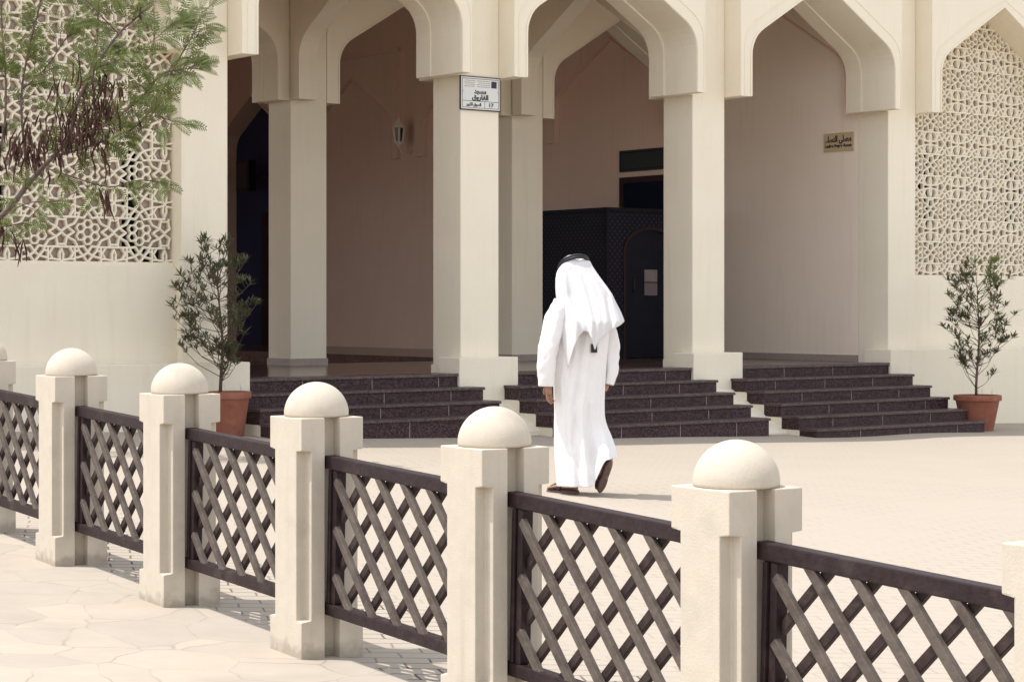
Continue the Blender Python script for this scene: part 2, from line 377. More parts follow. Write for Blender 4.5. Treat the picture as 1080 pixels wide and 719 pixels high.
# ------------------------------------------------------------------ ground
def lin(a, b, n): return [a + (b-a)*i/n for i in range(n+1)]
def sheet(name, xs, ys, fn, m, dz=0.0):
    mb = MB(); n = len(ys)
    for x in xs:
        for y in ys:
            X, Y = fn(x, y); mb.v.append((X, Y, G(X, Y) + dz))
    for i in range(len(xs)-1):
        for j in range(n-1): mb.f.append((i*n+j, (i+1)*n+j, (i+1)*n+j+1, i*n+j+1))
    return tag(mb.build(name, m, smooth=True, recalc=False), kind='structure')
gx = [-900, -300, -120, -60, -30, -15] + lin(-9, 12, 60) + [16, 25, 45, 90, 300, 900]
gy = [-600, -200, -60, -20, -5] + lin(0, 32, 90) + [36, 45, 70, 150, 400, 1200]
sheet('plaza_ground', gx, gy, lambda x, y: (x, y), M['plaza'])
def fs(t, s):   # along fence / across (positive to plaza)
    return (F0.x + FD.x*t + FN.x*s, F0.y + FD.y*t + FN.y*s)
sheet('paver_strip', lin(-16, 16, 80), lin(.0, 1.0, 8), lambda t, s: fs(t, s + .05*math.sin(t*1.7)*(s > .9)), M['strip'], dz=.003)
sheet('street_pavement', lin(-16, 16, 80), lin(-14, .055, 56), lambda t, s: fs(t, s), M['street'], dz=.006)

# ------------------------------------------------------------------ the mosque
B, W = 3.443, .526
ZI = 3.91; ZT = .649; H = 6.95
PROF = [(.19, 3.91), (.19, 4.40), (.196, 4.47), (.214, 4.535), (.245, 4.60), (.29, 4.662), (.35, 4.715), (.42, 4.76), (.50, 4.808), (.98, 5.10), (1.4585, 5.392)]
L = B - W
def prof_full(inset=0.0, Lx=L):
    h = Lx/2
    p = [(s - inset if s < h-.01 else s, z + (0 if s < .2 and z < 3.95 else inset*.9)) for s, z in PROF]
    return p + [(Lx - s, z) for s, z in p[-2::-1]]
bld = empty('mosque_building', (P0[0], P0[1], 0), PH)
tag(bld, 'cream mosque facade with pointed arcade, square pillars and pierced star screens', 'mosque')
def arch(mb, s0, t0, t1, f3, prof=None, zt=H, e0=0.0, e1=L):
    """wall panel with an arch cut from below. s along wall, t through it. f3(s,z,t)"""
    p = prof or prof_full()
    P_ = [(e0, p[0][1])] + p + [(e1, p[-1][1])]
    def q(a, b, c, d): mb.quad(a, b, c, d)
    for (a, za), (b, zb) in zip(P_[:-1], P_[1:]):
        if abs(a-b) > 1e-6:
            for t in (t0, t1): q(f3(s0+a, za, t), f3(s0+b, zb, t), f3(s0+b, zt, t), f3(s0+a, zt, t))
        q(f3(s0+a, za, t0), f3(s0+b, zb, t0), f3(s0+b, zb, t1), f3(s0+a, za, t1))
    for a in (e0, e1): q(f3(s0+a, p[0][1], t0), f3(s0+a, zt, t0), f3(s0+a, zt, t1), f3(s0+a, p[0][1], t1))
    q(f3(s0+e0, zt, t0), f3(s0+e1, zt, t0), f3(s0+e1, zt, t1), f3(s0+e0, zt, t1))
uz = lambda s, z, t: (s, t, z)           # wall running along u
vz = lambda s, z, t: (t, s, z)           # wall running along v
def band(mb, s0, t0, t1, f3, w, inset, z0=None):
    """thin moulding following the arch"""
    p = prof_full(inset)
    n = len(p); nrm = []
    for i in range(n):
        a = Vector(p[max(i-1, 0)]); b = Vector(p[min(i+1, n-1)]); d = (b-a).normalized(); nrm.append(Vector((-d.y, d.x)))
    o = [(p[i][0] + nrm[i].x*w, p[i][1] + nrm[i].y*w) for i in range(n)]
    mid = n//2; o[mid] = (p[mid][0], p[mid][1] + w*1.18)
    if z0: p[0] = (p[0][0], z0); p[-1] = (p[-1][0], z0); o[0] = (o[0][0], z0); o[-1] = (o[-1][0], z0)
    for i in range(n-1):
        for t in (t0, t1): mb.quad(f3(s0+p[i][0], p[i][1], t), f3(s0+p[i+1][0], p[i+1][1], t), f3(s0+o[i+1][0], o[i+1][1], t), f3(s0+o[i][0], o[i][1], t))
        mb.quad(f3(s0+p[i][0], p[i][1], t0), f3(s0+p[i+1][0], p[i+1][1], t0), f3(s0+p[i+1][0], p[i+1][1], t1), f3(s0+p[i][0], p[i][1], t1))
        mb.quad(f3(s0+o[i][0], o[i][1], t0), f3(s0+o[i+1][0], o[i+1][1], t0), f3(s0+o[i+1][0], o[i+1][1], t1), f3(s0+o[i][0], o[i][1], t1))
    for i in (0, n-1): mb.quad(f3(s0+p[i][0], p[i][1], t0), f3(s0+o[i][0], o[i][1], t0), f3(s0+o[i][0], o[i][1], t1), f3(s0+p[i][0], p[i][1], t1))
bays = [-2, -1, 0, 1, 2]
# front pillars
for i in range(-2, 4):
    wl_ = W
    mb = MB().box(i*B - wl_, i*B, 0, W if i > -2 else .5, -.6, H)
    o = mb.build('pillar', M['stucco'], bld); bevel(o, .012)
    if i in (0, 1):
        o = MB().box(i*B - W - .14, i*B + .14, -.172, .22, -.5, .822).build('pillar_plinth', M['stucco'], bld); bevel(o, .01)
# front arched panels standing proud of the pillars
for j in bays:
    s0 = j*B
    mb = MB(); arch(mb, s0, -.279, -.001, uz, e0=.004, e1=L-.052)
    a = mb.build('arch_panel', M['stucco'], bld)
    mb = MB(); arch(mb, s0, 0.0, .285, uz, e0=.001, e1=L-.001); mb.build('arch_soffit', M['stucco'], a)
    mb = MB(); arch(mb, s0, .290, .556, uz, prof=[(s + (.014 if s < L/2 else -.014) if abs(s-L/2) > .01 else s, z - (.012 if z > 3.92 else -.002)) for s, z in prof_full()], e0=.001, e1=L-.001)
    mb.build('arch_soffit', M['stucco'], a)
    mb = MB(); band(mb, s0, -.291, -.2785, uz, .022, .004, z0=3.915); band(mb, s0, -.286, -.2786, uz, .012, .115, z0=3.93)
    mb.build('arch_moulding', M['stucco'], a)
# upper wall over everything, parapet, closed ends
MB().box(-13, 17, .56, 18.6, H-.25, H+.05).build('roof', M['stucco'], bld)
MB().box(-13, 17, -.30, .02, H+.002, H+.25).build('parapet', M['stucco'], bld)
# left and right closed wings
for (a, b_, nm) in ((-13, -2*B - W - .001, 'wing_wall'), (3*B + .001, 17, 'wing_wall')):
    MB().box(a, b_, .02, .5, -.6, H).build(nm, M['stucco'], bld)
o = MB().box(-13, -B + .16, -.172, .30, -.6, .822).build('wall_plinth', M['stucco'], bld); bevel(o, .01)
o = MB().box(2*B - W - .14, 17, -.172, .30, -.62, .820).build('wall_plinth', M['stucco'], bld); bevel(o, .01)
# pierced screens
def cell_segments():
    S = []
    def add(*pts):
        for a, b in zip(pts[:-1], pts[1:]): S.append((a, b))
    # small hexagon flower round the origin (pixels of the pattern study)
    full = []
    for k in range(6):
        an = R(90 + 60*k); cx, cy = 57*math.cos(an), 57*math.sin(an)
        hx = [(cx + 29*math.cos(R(60*m)), cy + 29*math.sin(R(60*m))) for m in range(6)]
        for m in range(6): full.append((hx[m], hx[(m+1) % 6]))
    # quarter cell, mirrored
    add((68, 102), (181, 102)); add((90, 102), (90, 205))
    add((181, 4), (144, 34), (155, 84), (181, 84)); add((155, 84), (150, 102))
    add((144, 34), (96, 0)); add((144, 34), (92, 58), (68, 102))
    add((170, 192), (122, 184), (100, 146), (124, 104)); add((181, 204), (170, 192)); add((170, 192), (168, 150), (181, 116)); add((100, 146), (90, 140)); add((122, 184), (90, 184))
    add((0, 205), (32, 163), (82, 176)); add((32, 163), (0, 138)); add((32, 163), (62, 126), (68, 102)); add((0, 138), (28, 96), (68, 102)); add((62, 126), (90, 132))
    out = set()
    for (a, b) in S:
        for sx in (1, -1):
            for sy in (1, -1):
                p, q = (a[0]*sx, a[1]*sy), (b[0]*sx, b[1]*sy)
                key = tuple(sorted((tuple(round(c, 1) for c in p), tuple(round(c, 1) for c in q))))
                # shift so that lines on the cell edge appear once
                if all(abs(pt[0] + 181) < .2 for pt in (p, q)) or all(abs(pt[1] + 205) < .2 for pt in (p, q)): continue
                out.add(key)
    for (a, b) in full: out.add(tuple(sorted((tuple(round(c, 1) for c in a), tuple(round(c, 1) for c in b)))))
    return sorted(out)
SEG = cell_segments()
def screen(j, u0, u1, zlow, flower_u, flower_z, slots, label):
    ca, cb = .558, .585; k = ca/362
    kz = cb/410
    yf = .185; mb = MB(); rnd = random.Random(3)
    pr = prof_full(); s0 = j*B
    def ztop(u):
        s = u - s0
        for (a, za), (b, zb) in zip(pr[:-1], pr[1:]):
            if a <= s <= b and b > a: return za + (zb-za)*(s-a)/(b-a)
        return ZI
    def strut(p, q, w, dep):
        d = Vector((q[0]-p[0], q[1]-p[1])); ln = d.length
        if ln < 1e-4: return
        d /= ln; n = Vector((-d.y, d.x))*w; e = d*w*.35
        y = yf + rnd.uniform(-.0012, .0012)
        a, b = Vector(p) - e, Vector(q) + e
        i = len(mb.v)
        for c in (a, b):
            mb.v += [(c.x - n.x, y + .014, c.y - n.y), (c.x - n.x*.45, y, c.y - n.y*.45), (c.x + n.x*.45, y, c.y + n.y*.45), (c.x + n.x, y + .014, c.y + n.y), (c.x + n.x, y + dep, c.y + n.y), (c.x - n.x, y + dep, c.y - n.y)]
        for m in range(6): mb.f.append((i+m, i+(m+1) % 6, i+6+(m+1) % 6, i+6+m))
        mb.f.append(tuple(i+m for m in range(6))); mb.f.append(tuple(i+6+m for m in range(6))[::-1])
    nu0 = int((u0 - flower_u)/ca) - 1; nu1 = int((u1 - flower_u)/ca) + 2
    for cu in range(nu0, nu1):
        for cz in range(-2, 9):
            ox, oz = flower_u + cu*ca, flower_z + cz*cb
            if oz - cb > 5.6 or oz + cb < zlow - .05: continue
            for (a, b) in SEG:
                p = [ox + a[0]*k, oz + a[1]*kz]; q = [ox + b[0]*k, oz + b[1]*kz]
                mu, mz = (p[0]+q[0])/2, (p[1]+q[1])/2
                if mu < u0 or mu > u1 or mz < zlow or mz > ztop(mu) + .05: continue
                small = abs(a[0]) < 90 and abs(a[1]) < 90 and abs(b[0]) < 90 and abs(b[1]) < 90 and math.hypot((a[0]-b[0]), (a[1]-b[1])) < 31
                strut(p, q, .0100 if small else .0120, .050)
    sc = mb.build('star_screen', M['lattice'], bld, recalc=True)
    fr = MB(); fr.box(u0-.0, u1, .16, .27, zlow-.03, zlow+.012); fr.build('screen_sill', M['stucco'], sc)
    # backing with tall slot openings
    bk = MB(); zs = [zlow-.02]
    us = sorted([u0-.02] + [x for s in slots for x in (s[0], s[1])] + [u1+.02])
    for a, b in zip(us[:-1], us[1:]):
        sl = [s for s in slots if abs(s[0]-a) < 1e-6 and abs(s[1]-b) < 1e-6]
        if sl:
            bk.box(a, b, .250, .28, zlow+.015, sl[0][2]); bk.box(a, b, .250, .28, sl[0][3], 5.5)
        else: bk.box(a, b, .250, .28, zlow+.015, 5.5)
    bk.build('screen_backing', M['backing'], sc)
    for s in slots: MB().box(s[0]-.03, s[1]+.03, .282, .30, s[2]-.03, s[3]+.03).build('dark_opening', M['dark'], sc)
    return sc
# lower walls below the screens
for j, zl in ((-2, 1.808), (2, 1.782)):
    MB().box(j*B + .001, j*B + L - .001, .10, .28, -.55, zl-.031).build('parapet_wall', M['stucco'], bld)
screen(-2, -2*B + .004, -B - W - .004, 1.808, -4.330, 2.105, [(-4.50, -4.32, 1.9, 3.05), (-5.95, -5.75, 2.2, 3.1), (-4.27, -4.08, 1.82, 1.98)], 'l')
screen(2, 2*B + .004, 3*B - W - .004, 1.782, 7.683, 2.094, [(7.13, 7.48, 2.45, 3.45), (8.95, 9.35, 2.45, 3.45)], 'r')
# terrace and hall floors
MB().box(-B - .0, 2*B - W, -.118, 4.10, -.6, ZT).build('terrace_floor', M['floor'], bld)
MB().box(3.2, 2*B - W, 4.101, 18.2, -.6, ZT).build('terrace_floor', M['floor'], bld)
MB().box(-B - W, 3.199, 4.101, 18.2, -.6, .475).build('hall_floor', M['floor'], bld)
# rear arcade
for i in (-1, 0, 1, 2):
    o = MB().box(i*B - W, i*B, 3.538, 4.064, .45, H-.3).build('rear_pillar', M['stucco'], bld); bevel(o, .012)
    o2 = MB().box(i*B - W - .012, i*B + .012, 3.526, 4.076, .44, ZT + .085).build('pillar_base', M['colbase'], o)
for j in (-1, 0, 1):
    mb = MB(); arch(mb, j*B, 3.530, 3.86, uz, zt=H-.3, e0=.001, e1=L-.001); a = mb.build('rear_arch_panel', M['stucco'], bld)
    mb = MB(); arch(mb, j*B, 3.864, 4.12, uz, zt=H-.3, prof=[(s + (.014 if s < L/2 else -.014) if abs(s-L/2) > .01 else s, z - (.012 if z > 3.92 else -.002)) for s, z in prof_full()], e0=.001, e1=L-.001); mb.build('arch_soffit', M['stucco'], a)
    mb = MB(); band(mb, j*B, 3.522, 3.5305, uz, .02, .004, z0=3.915); mb.build('arch_moulding', M['stucco'], a)
# cross arches between front and rear pillars (run along v)
for i in (0, 1):
    mb = MB(); arch(mb, W + .035, i*B - .56, i*B - .30, vz, zt=H-.3, e1=L+.012); mb.build('cross_arch', M['stucco'], bld)
# side wall with blind arches
UW = 2*B - W
MB().box(UW, UW + .4, W, 3.70, .3, H-.2).build('side_wall', M['porch'], bld)
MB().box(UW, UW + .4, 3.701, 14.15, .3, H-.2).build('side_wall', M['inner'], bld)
PV = 3.538
for k in range(4):
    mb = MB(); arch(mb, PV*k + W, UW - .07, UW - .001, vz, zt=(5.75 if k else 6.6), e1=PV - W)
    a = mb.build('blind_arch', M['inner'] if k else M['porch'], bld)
    mb = MB(); band(mb, PV*k + W, UW - .092, UW - .069, vz, .03, .004, z0=3.90); mb.build('arch_moulding', M['inner'], a)
    if k: 
        MB().box(UW - .10, UW - .068, PV*k + W - .04, PV*(k+1) + .04, 5.752, 5.80).build('arch_moulding', M['inner'], a)
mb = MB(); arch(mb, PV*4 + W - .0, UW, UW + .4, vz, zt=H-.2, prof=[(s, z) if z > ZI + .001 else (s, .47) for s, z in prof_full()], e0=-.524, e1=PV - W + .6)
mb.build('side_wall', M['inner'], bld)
o = MB().box(UW + .405, UW + .5, PV*4, PV*5 + .6, .47, 6).build('dark_opening', M['navy'], bld)  # navy sheet standing in for unlit space behind the open arch
mb = MB(); band(mb, PV*4 + W, UW - .03, UW - .001, vz, .05, -.004, z0=.5); mb.build('arch_moulding', M['inner'], bld)
MB().box(UW + .10, UW + .25, 15.60, 15.95, .47, 3.15).build('door_jamb', M['redwood'], bld)
MB().box(UW - .02, UW - .001, 4.1, 14.1, .475, .60).build('skirting', M['skirt'], bld)
MB().box(UW - .02, UW - .001, W, 3.52, ZT, ZT + .085).build('skirting', M['colbase'], bld)
MB().box(-B - W, UW, 18.2, 18.5, .3, H-.2).build('back_wall', M['inner'], bld)
MB().box(-B - W - .3, -B - W, .56, 4.8, -.5, H-.2).build('side_wall', M['inner'], bld)
MB().box(-B - W - .3, -B - W, 4.801, 13.0, 4.7, H-.2).build('side_wall', M['inner'], bld)  # open below: unseen side opening, added to let daylight into the hall
MB().box(-B - W - .3, -B - W, 13.001, 18.4, -.5, H-.2).build('side_wall', M['inner'], bld)
MB().box(-B - W - .3, -B - W, 8.6, 9.2, -.5, 4.699).build('added_side_pillar', M['inner'], bld)  # unseen pier standing in the added daylight opening
MB().box(-B - W, UW + .4, .57, 18.4, H-.30, H-.252).build('ceiling', M['inner'], bld)
# doorway in the side wall above the wooden porch
d = MB(); d.box(UW - .035, UW - .001, 5.23, 5.32, ZT, 3.30); d.box(UW - .035, UW - .001, 4.20, 5.229, 3.21, 3.30)
dr = d.build('door_frame', M['redwood'], bld)
MB().box(UW - .012, UW - .002, 4.2, 5.229, ZT, 3.209).build('door_leaf', M['dark'], dr)
# granite stairs
def stairs(j, n, label):
    root = empty('granite_stairs', tuple(BW(j*B + L/2, -.12, ZT)), PH)
    tag(root, label, 'stairs', 'granite stairs between the pillars')
    vk = [-.12, -.426, -.717, -1.008, -1.30, -1.59]
    ox, oy = j*B + L/2, -.12
    for k in range(n):
        a = j*B + (.142 if k == 0 else -.065); b = (j+1)*B - W - (.142 if k == 0 else 0)
        v0, v1 = vk[k], (vk[k-1] + .0 if k else .18)
        z1 = ZT - k*.137
        zb = ZT - (k+1)*.137 - (.35 if k == n-1 else .02)
        if k == 0:
            st = MB().box(a-ox, b-ox, v0+.016-oy, -.119-oy-.0005+.0, zb-ZT, z1-.031-ZT).build('step', M['granite'], root) if False else MB().box(a-ox, b-ox, v0-.012-oy, v0+.001-oy, zb-ZT, z1-.033-ZT).build('step', M['granite'], root)
            t = MB().box(a-ox, b-ox, v0-.035-oy, v0+.30-oy, z1-.032-ZT, z1+.003-ZT).build('tread', M['tread'], st)
        else:
            st = MB().box(a-ox+.012, b-ox-.012, v0-oy, v1-oy-.013, zb-ZT, z1-.032-ZT).build('step', M['granite'], root)
            t = MB().box(a-ox, b-ox, v0-.024-oy, v1-oy-.013, z1-.0315-ZT, z1-ZT).build('tread', M['tread'], st)
        bevel(t, .006)
        # stone joints on riser
        jn = MB(); u = a + .5 + .4*((k*37+j*13) % 5)/5
        while u < b - .2:
            jn.box(u-ox-.003, u-ox+.003, v0-.0015-oy-(.012 if k == 0 else 0), v0+.01-oy, zb-ZT+.02, z1-.034-ZT); u += .86
        jn.build('stone_joint', M['colbase'], st)
stairs(-1, 4, 'four dark granite steps left of the pillar that carries the white street plate')
stairs(0, 5, 'five dark granite steps in the middle bay behind the walking man')
stairs(1, 6, 'six dark granite steps leading to the prayer room wall, beside the right potted shrub')
for i, (za, vb, zb) in ((0, (.35, -.785, .045)), (1, (.39, -1.10, -.09))):
    o = MB().prism([(-.172, -.6), (-.172, za), (vb, zb), (vb, -.6)], lambda a, b, t: (t, a, b), i*B - W - .13, i*B + .135).build('stair_cheek', M['stucco'], bld); bevel(o, .008)
for j, n in ((-1, 4), (0, 5), (1, 6)):
    zf = lambda v: ZT - .137*2 - .012 + (v + .426)*.471
    ve = -.426 - .291*(n - 2) + .02
    MB().prism([(-.13, -.6), (-.13, zf(-.13)), (ve, zf(ve)), (ve, -.6)], lambda a, b, t: (t, a, b), j*B - .05, (j+1)*B - W - .03).build('stair_base', M['stucco'], bld)
    MB().box(j*B - .001, j*B + .11, .225, .34, ZT, ZT + .09).build('pillar_base', M['stucco'], bld)
    MB().box((j+1)*B - W - .10, (j+1)*B - W - .002, .225, .42, ZT, ZT + .09).build('pillar_base', M['stucco'], bld)

# ------------------------------------------------------------------ signs
PF = {'مسجد': '\ufeaa\ufea0\ufeb4\ufee3', 'الفاروق': '\ufed5\ufeed\ufead\ufe8e\ufed4\ufedf\ufe8d', 'السوق': '\ufed5\ufeee\ufeb4\ufedf\ufe8d',
      'الكبير': '\ufeae\ufef4\ufe92\ufedc\ufedf\ufe8d', 'مصلى': '\ufef0\ufee0\ufebc\ufee3', 'النساء': '\ufe80\ufe8e\ufeb4\ufee8\ufedf\ufe8d'}
SW_, SH_ = .552, .375
s1 = empty('street_plate', tuple(BW(-.274, -.002, 3.722)), PH)
tag(s1, 'white enamel plate with black Arabic lettering and number 17 high on the pillar', 'sign')
o = MB().box(-SW_/2, SW_/2, -.022, -.004, -SH_/2, SH_/2).build('backing_plate', M['ink'], s1); bevel(o, .003)
MB().box(-SW_/2+.012, SW_/2-.012, -.0245, -.0215, -SH_/2+.012, SH_/2-.012).build('plate_face', M['sign_white'], s1)
ln = MB()
def frame2(mb, x0, x1, z0, z1, w, y):
    mb.box(x0, x1, y, y+.001, z0, z0+w); mb.box(x0, x1, y, y+.001, z1-w, z1); mb.box(x0, x0+w, y, y+.001, z0+w, z1-w); mb.box(x1-w, x1, y, y+.001, z0+w, z1-w)
frame2(ln, -.25, .25, -.162, .162, .005, -.0255)
ln.box(-.245, .245, -.0256, -.0246, -.088, -.083); ln.box(.055, .060, -.0257, -.0247, -.157, -.0885)
ln.box(-.25, -.232, -.0258, -.0248, .018, .022); ln.box(.232, .25, -.0258, -.0248, .018, .022)
ln.build('border_line', M['ink'], s1)
MB().box(.148, .222, -.0258, -.0248, .068, .142).build('dark_square', M['ink_blue'], s1)
g = MB(); rr = random.Random(5)
for (xa, xb) in ((-.225, -.075), (-.055, .13)):
    for z in (.137, .116, .095, .074):
        x = xa + rr.uniform(0, .03)
        while x < xb:
            w = rr.uniform(.008, .026); g.box(x, min(x+w, xb), -.0255, -.0247, z-.0035, z+.0035); x += w + .006
g.build('small_print', M['ink_grey'], s1)
text(s1, PF['مسجد'], .075, M['ink'], -.005, .022, -.0255, width=.165, bold=.0035)
text(s1, PF['الفاروق'], .075, M['ink'], -.005, -.045, -.0255, width=.225, bold=.0035)
text(s1, PF['الكبير'] + ' ' + PF['السوق'], .045, M['ink'], -.095, -.124, -.0255, width=.205, bold=.0022)
text(s1, '17', .058, M['ink'], .150, -.124, -.0262, width=.062, bold=.0016)
s2 = empty('prayer_room_sign', tuple(BW(UW - .002, .862, 3.56)), PH - R(90))
tag(s2, 'small sand coloured sign with navy Arabic and English lettering on the side wall', 'sign')
o = MB().box(-.27, .27, -.018, -.003, -.122, .122).build('sign_board', M['sign_tan'], s2); bevel(o, .003)
text(s2, PF['النساء'] + ' ' + PF['مصلى'], .11, M['ink_blue'], 0, .038, -.0195, width=.47, bold=.005)
text(s2, 'Ladies Prayer Room', .055, M['ink_blue'], 0, -.05, -.0195, width=.47, bold=.0025)

# ------------------------------------------------------------------ wooden porch (mashrabiya) inside the middle bay
pu0, pv0, pv1, pz1 = 4.60, 3.57, 7.0, 2.745
po = empty('wooden_porch', tuple(BW(pu0, pv0, ZT)), PH)
tag(po, 'dark pierced wood screen porch with arched door in the middle bay', 'porch')
def pl(mb, u0, u1, v0, v1, z0, z1): mb.box(u0-pu0, u1-pu0, v0-pv0, v1-pv0, z0-ZT, z1-ZT); return mb
pu1 = UW - .015
pl(MB(), pu0+.02, pu0+.05, pv0+.05, pv1, ZT+.01, pz1-.05).build('side_screen', M['pierced'], po)
mb = MB()
hw, dc = .47, 5.42
pts = [(pu0+.05, ZT+.01), (dc-hw, ZT+.01), (dc-hw, 2.15)] + [(dc - hw*math.cos(R(a)), 2.15 + .30*math.sin(R(a))) for a in range(15, 180, 15)] + [(dc+hw, 2.15), (dc+hw, ZT+.01), (pu1, ZT+.01), (pu1, pz1-.05), (pu0+.05, pz1-.05)]
mb.prism([(a-pu0, b-ZT) for a, b in pts], lambda a, b, t: (a, t, b), .02, .05)
mb.build('front_screen', M['pierced'], po)
mb = MB()
for i_ in range(12):
    a0, a1 = R(180 - 15*i_), R(165 - 15*i_)
    q = [(dc + (hw+e)*math.cos(a) , 2.15 + (.30+e)*math.sin(a)) for a, e in ((a0, 0), (a1, 0), (a1, .04), (a0, .04))]
    mb.prism([(a-pu0, b-ZT) for a, b in q], lambda a, b, t: (a, t, b), .004, .021)
pl(mb, dc-hw-.04, dc-hw, pv0+.004, pv0+.021, ZT, 2.149); pl(mb, dc+hw, dc+hw+.04, pv0+.004, pv0+.021, ZT, 2.149)
mb.build('door_trim', M['redwood'], po)
dl = pl(MB(), dc-hw, dc+hw, pv0+.055, pv0+.08, ZT+.01, 2.46).build('door_leaf', M['wood'], po)
MB().tube([(dc-.30-pu0, .052, .92), (dc-.30-pu0, .02, .95), (dc-.30-pu0, .02, 1.10), (dc-.30-pu0, .052, 1.13)], .009, 6).build('door_handle', M['brass'], dl)
fr = MB()
pl(fr, pu0, pu0+.05, pv0, pv0+.05, ZT, pz1-.05); pl(fr, pu0-.02, pu1, pv0-.02, pv0+.07, pz1-.049, pz1); pl(fr, pu0-.021, pu0+.07, pv0+.0705, pv1, pz1-.048, pz1-.001)
pl(fr, pu0, pu0+.0195, pv0+.051, pv1, ZT, ZT+.25); pl(fr, pu0+.051, dc-hw-.041, pv0, pv0+.019, ZT, ZT+.25)
fr.build('porch_frame', M['wood'], po)
pl(MB(), pu0+.05, pu1, pv0+.09, pv1, pz1-.08, pz1-.052).build('porch_roof', M['wood'], po)
nt = empty('paper_notice', tuple(BW(5.455, pv0+.052, 1.70)), PH)
tag(nt, 'two pinned paper sheets one above the other on the dark arched door', 'notice')
MB().box(-.12, .12, -.004, 0, .02, .19).build('paper_sheet', M['paper'], nt)
MB().box(-.12, .12, -.004, 0, -.17, .005).build('paper_sheet', M['paper_lower'], nt)
g = MB()
for z, w in ((.145, .05), (.115, .08), (.09, .06), (.06, .085)): g.box(-w, w, -.0052, -.0042, z-.006, z+.006)
g.build('print', M['ink_grey'], nt)
bd = MB().box(-.62, .62, -.03, 0, -.16, .16).build('header_board', M['green_panel'], None)
bd.location = BW(UW - .005, 4.70, 3.54); bd.rotation_euler = (0, 0, PH - R(90)); bevel(bd, .006)
tag(bd, 'dark green board fixed to the side wall above the inner doorway', 'sign board')
fb = MB(); frame2(fb, -.59, .59, -.13, .13, .012, -.034); fb.build('board_trim', M['wood'], bd)
# loudspeaker
sp_ = empty('wall_speaker', tuple(BW(UW - .12, 16.14, 3.86)), PH - R(90))
tag(sp_, 'black loudspeaker box mounted high in the dark opening at the far left', 'loudspeaker')
o = MB().prism([(-.24, -.09), (.24, -.09), (.17, .12), (-.17, .12)], lambda a, b, t: (a, b, t), -.29, .29).build('speaker_case', M['black'], sp_); bevel(o, .012)
MB().box(-.2, .2, -.10, -.092, -.25, .25).build('speaker_grille', M['rubber'], sp_)
MB().box(-.03, .03, .1205, .5, -.03, .03).build('wall_bracket', M['rubber'], sp_)
# lantern on the far wall pier
lu, lv = UW - .27, 10.80
la = empty('wall_lantern', tuple(BW(lu, lv, 4.30)), PH); la.scale = (.88, .88, .88)
tag(la, 'small pale hexagonal lantern on a bracket between the blind arches', 'wall lamp')
MB().lathe([(.0, .36), (.02, .33), (.012, .31), (.03, .27), (.09, .20), (.145, .13), (.15, .115), (.0, .115)], 6).build('lamp_cap', M['lamp_white'], la)
MB().lathe([(.0, .11), (.105, .11), (.075, -.15), (.0, -.15)], 6).build('lamp_glass', M['lamp_glass'], la)
g = MB()
for k in range(6):
    a = 2*math.pi*k/6; g.tube([(.112*math.cos(a), .112*math.sin(a), .11), (.08*math.cos(a), .08*math.sin(a), -.15)], .020, 5)
g.build('lamp_bar', M['lamp_white'], la)
MB().lathe([(.0, -.15), (.095, -.15), (.10, -.17), (.05, -.20), (.03, -.25), (.0, -.27)], 6).build('lamp_foot', M['lamp_white'], la)
MB().tube([(0, 0, -.25), (.08, 0, -.36), (.22, 0, -.38), (.33, 0, -.30), (.40, 0, -.28)], .018, 6).build('bracket', M['lamp_white'], la)
MB().box(.39, .415, -.06, .06, -.48, -.18).build('wall_plate', M['lamp_white'], la)

# ------------------------------------------------------------------ fence
hx, hy, nt_, sw, sdp = .136, .139, .044, .034, .058
def section(notched, slot=True):
    P = []
    def corner(sx, sy):
        if not notched: return [(sx*hx, sy*hy)]
        a, b = (sx*hx, sy*(hy-nt_)), (sx*(hx-nt_), sy*(hy-nt_)); c = (sx*(hx-nt_), sy*hy)
        return [a, b, c] if sx*sy > 0 else [c, b, a]
    P += corner(1, 1); P += corner(-1, 1)
    if slot: P += [(-hx, sw), (-hx+sdp, sw), (-hx+sdp, -sw), (-hx, -sw)]
    P += corner(-1, -1); P += corner(1, -1)
    if slot: P += [(hx, -sw), (hx-sdp, -sw), (hx-sdp, sw), (hx, sw)]
    return P
def make_post():
    r = empty('fence_post')
    def ring(notched, z):
        out = []
        for (x, y) in section(True): out.append((x, y))
        if not notched:
            k = [1, 4, 11, 14]
            for q, (sx, sy) in zip(k, ((1, 1), (-1, 1), (-1, -1), (1, -1))): out[q] = (sx*hx, sy*hy)
        return [(x, y, z) for x, y in out]
    mb = MB().loft([ring(0, -.12), ring(0, .150), ring(1, .158), ring(1, .818), ring(0, .825), ring(0, .952)])
    me = mb.mesh('post_body', M['post'])
    bm = bmesh.new(); bm.from_mesh(me); bmesh.ops.remove_doubles(bm, verts=bm.verts, dist=1e-5); bm.to_mesh(me); bm.free()
    o = bpy.data.objects.new('post_body', me); col.objects.link(o); o.parent = r; bevel(o, .0055)
    pr = [(.0, .9535), (.128, .9535), (.129, .962)] + [(.13*math.cos(R(a)), .962 + .128*math.sin(R(a))) for a in range(6, 90, 6)] + [(.0, 1.09)]
    mb = MB().lathe(pr, 40); mb.build('dome', M['post'], r, smooth=True)
    return r
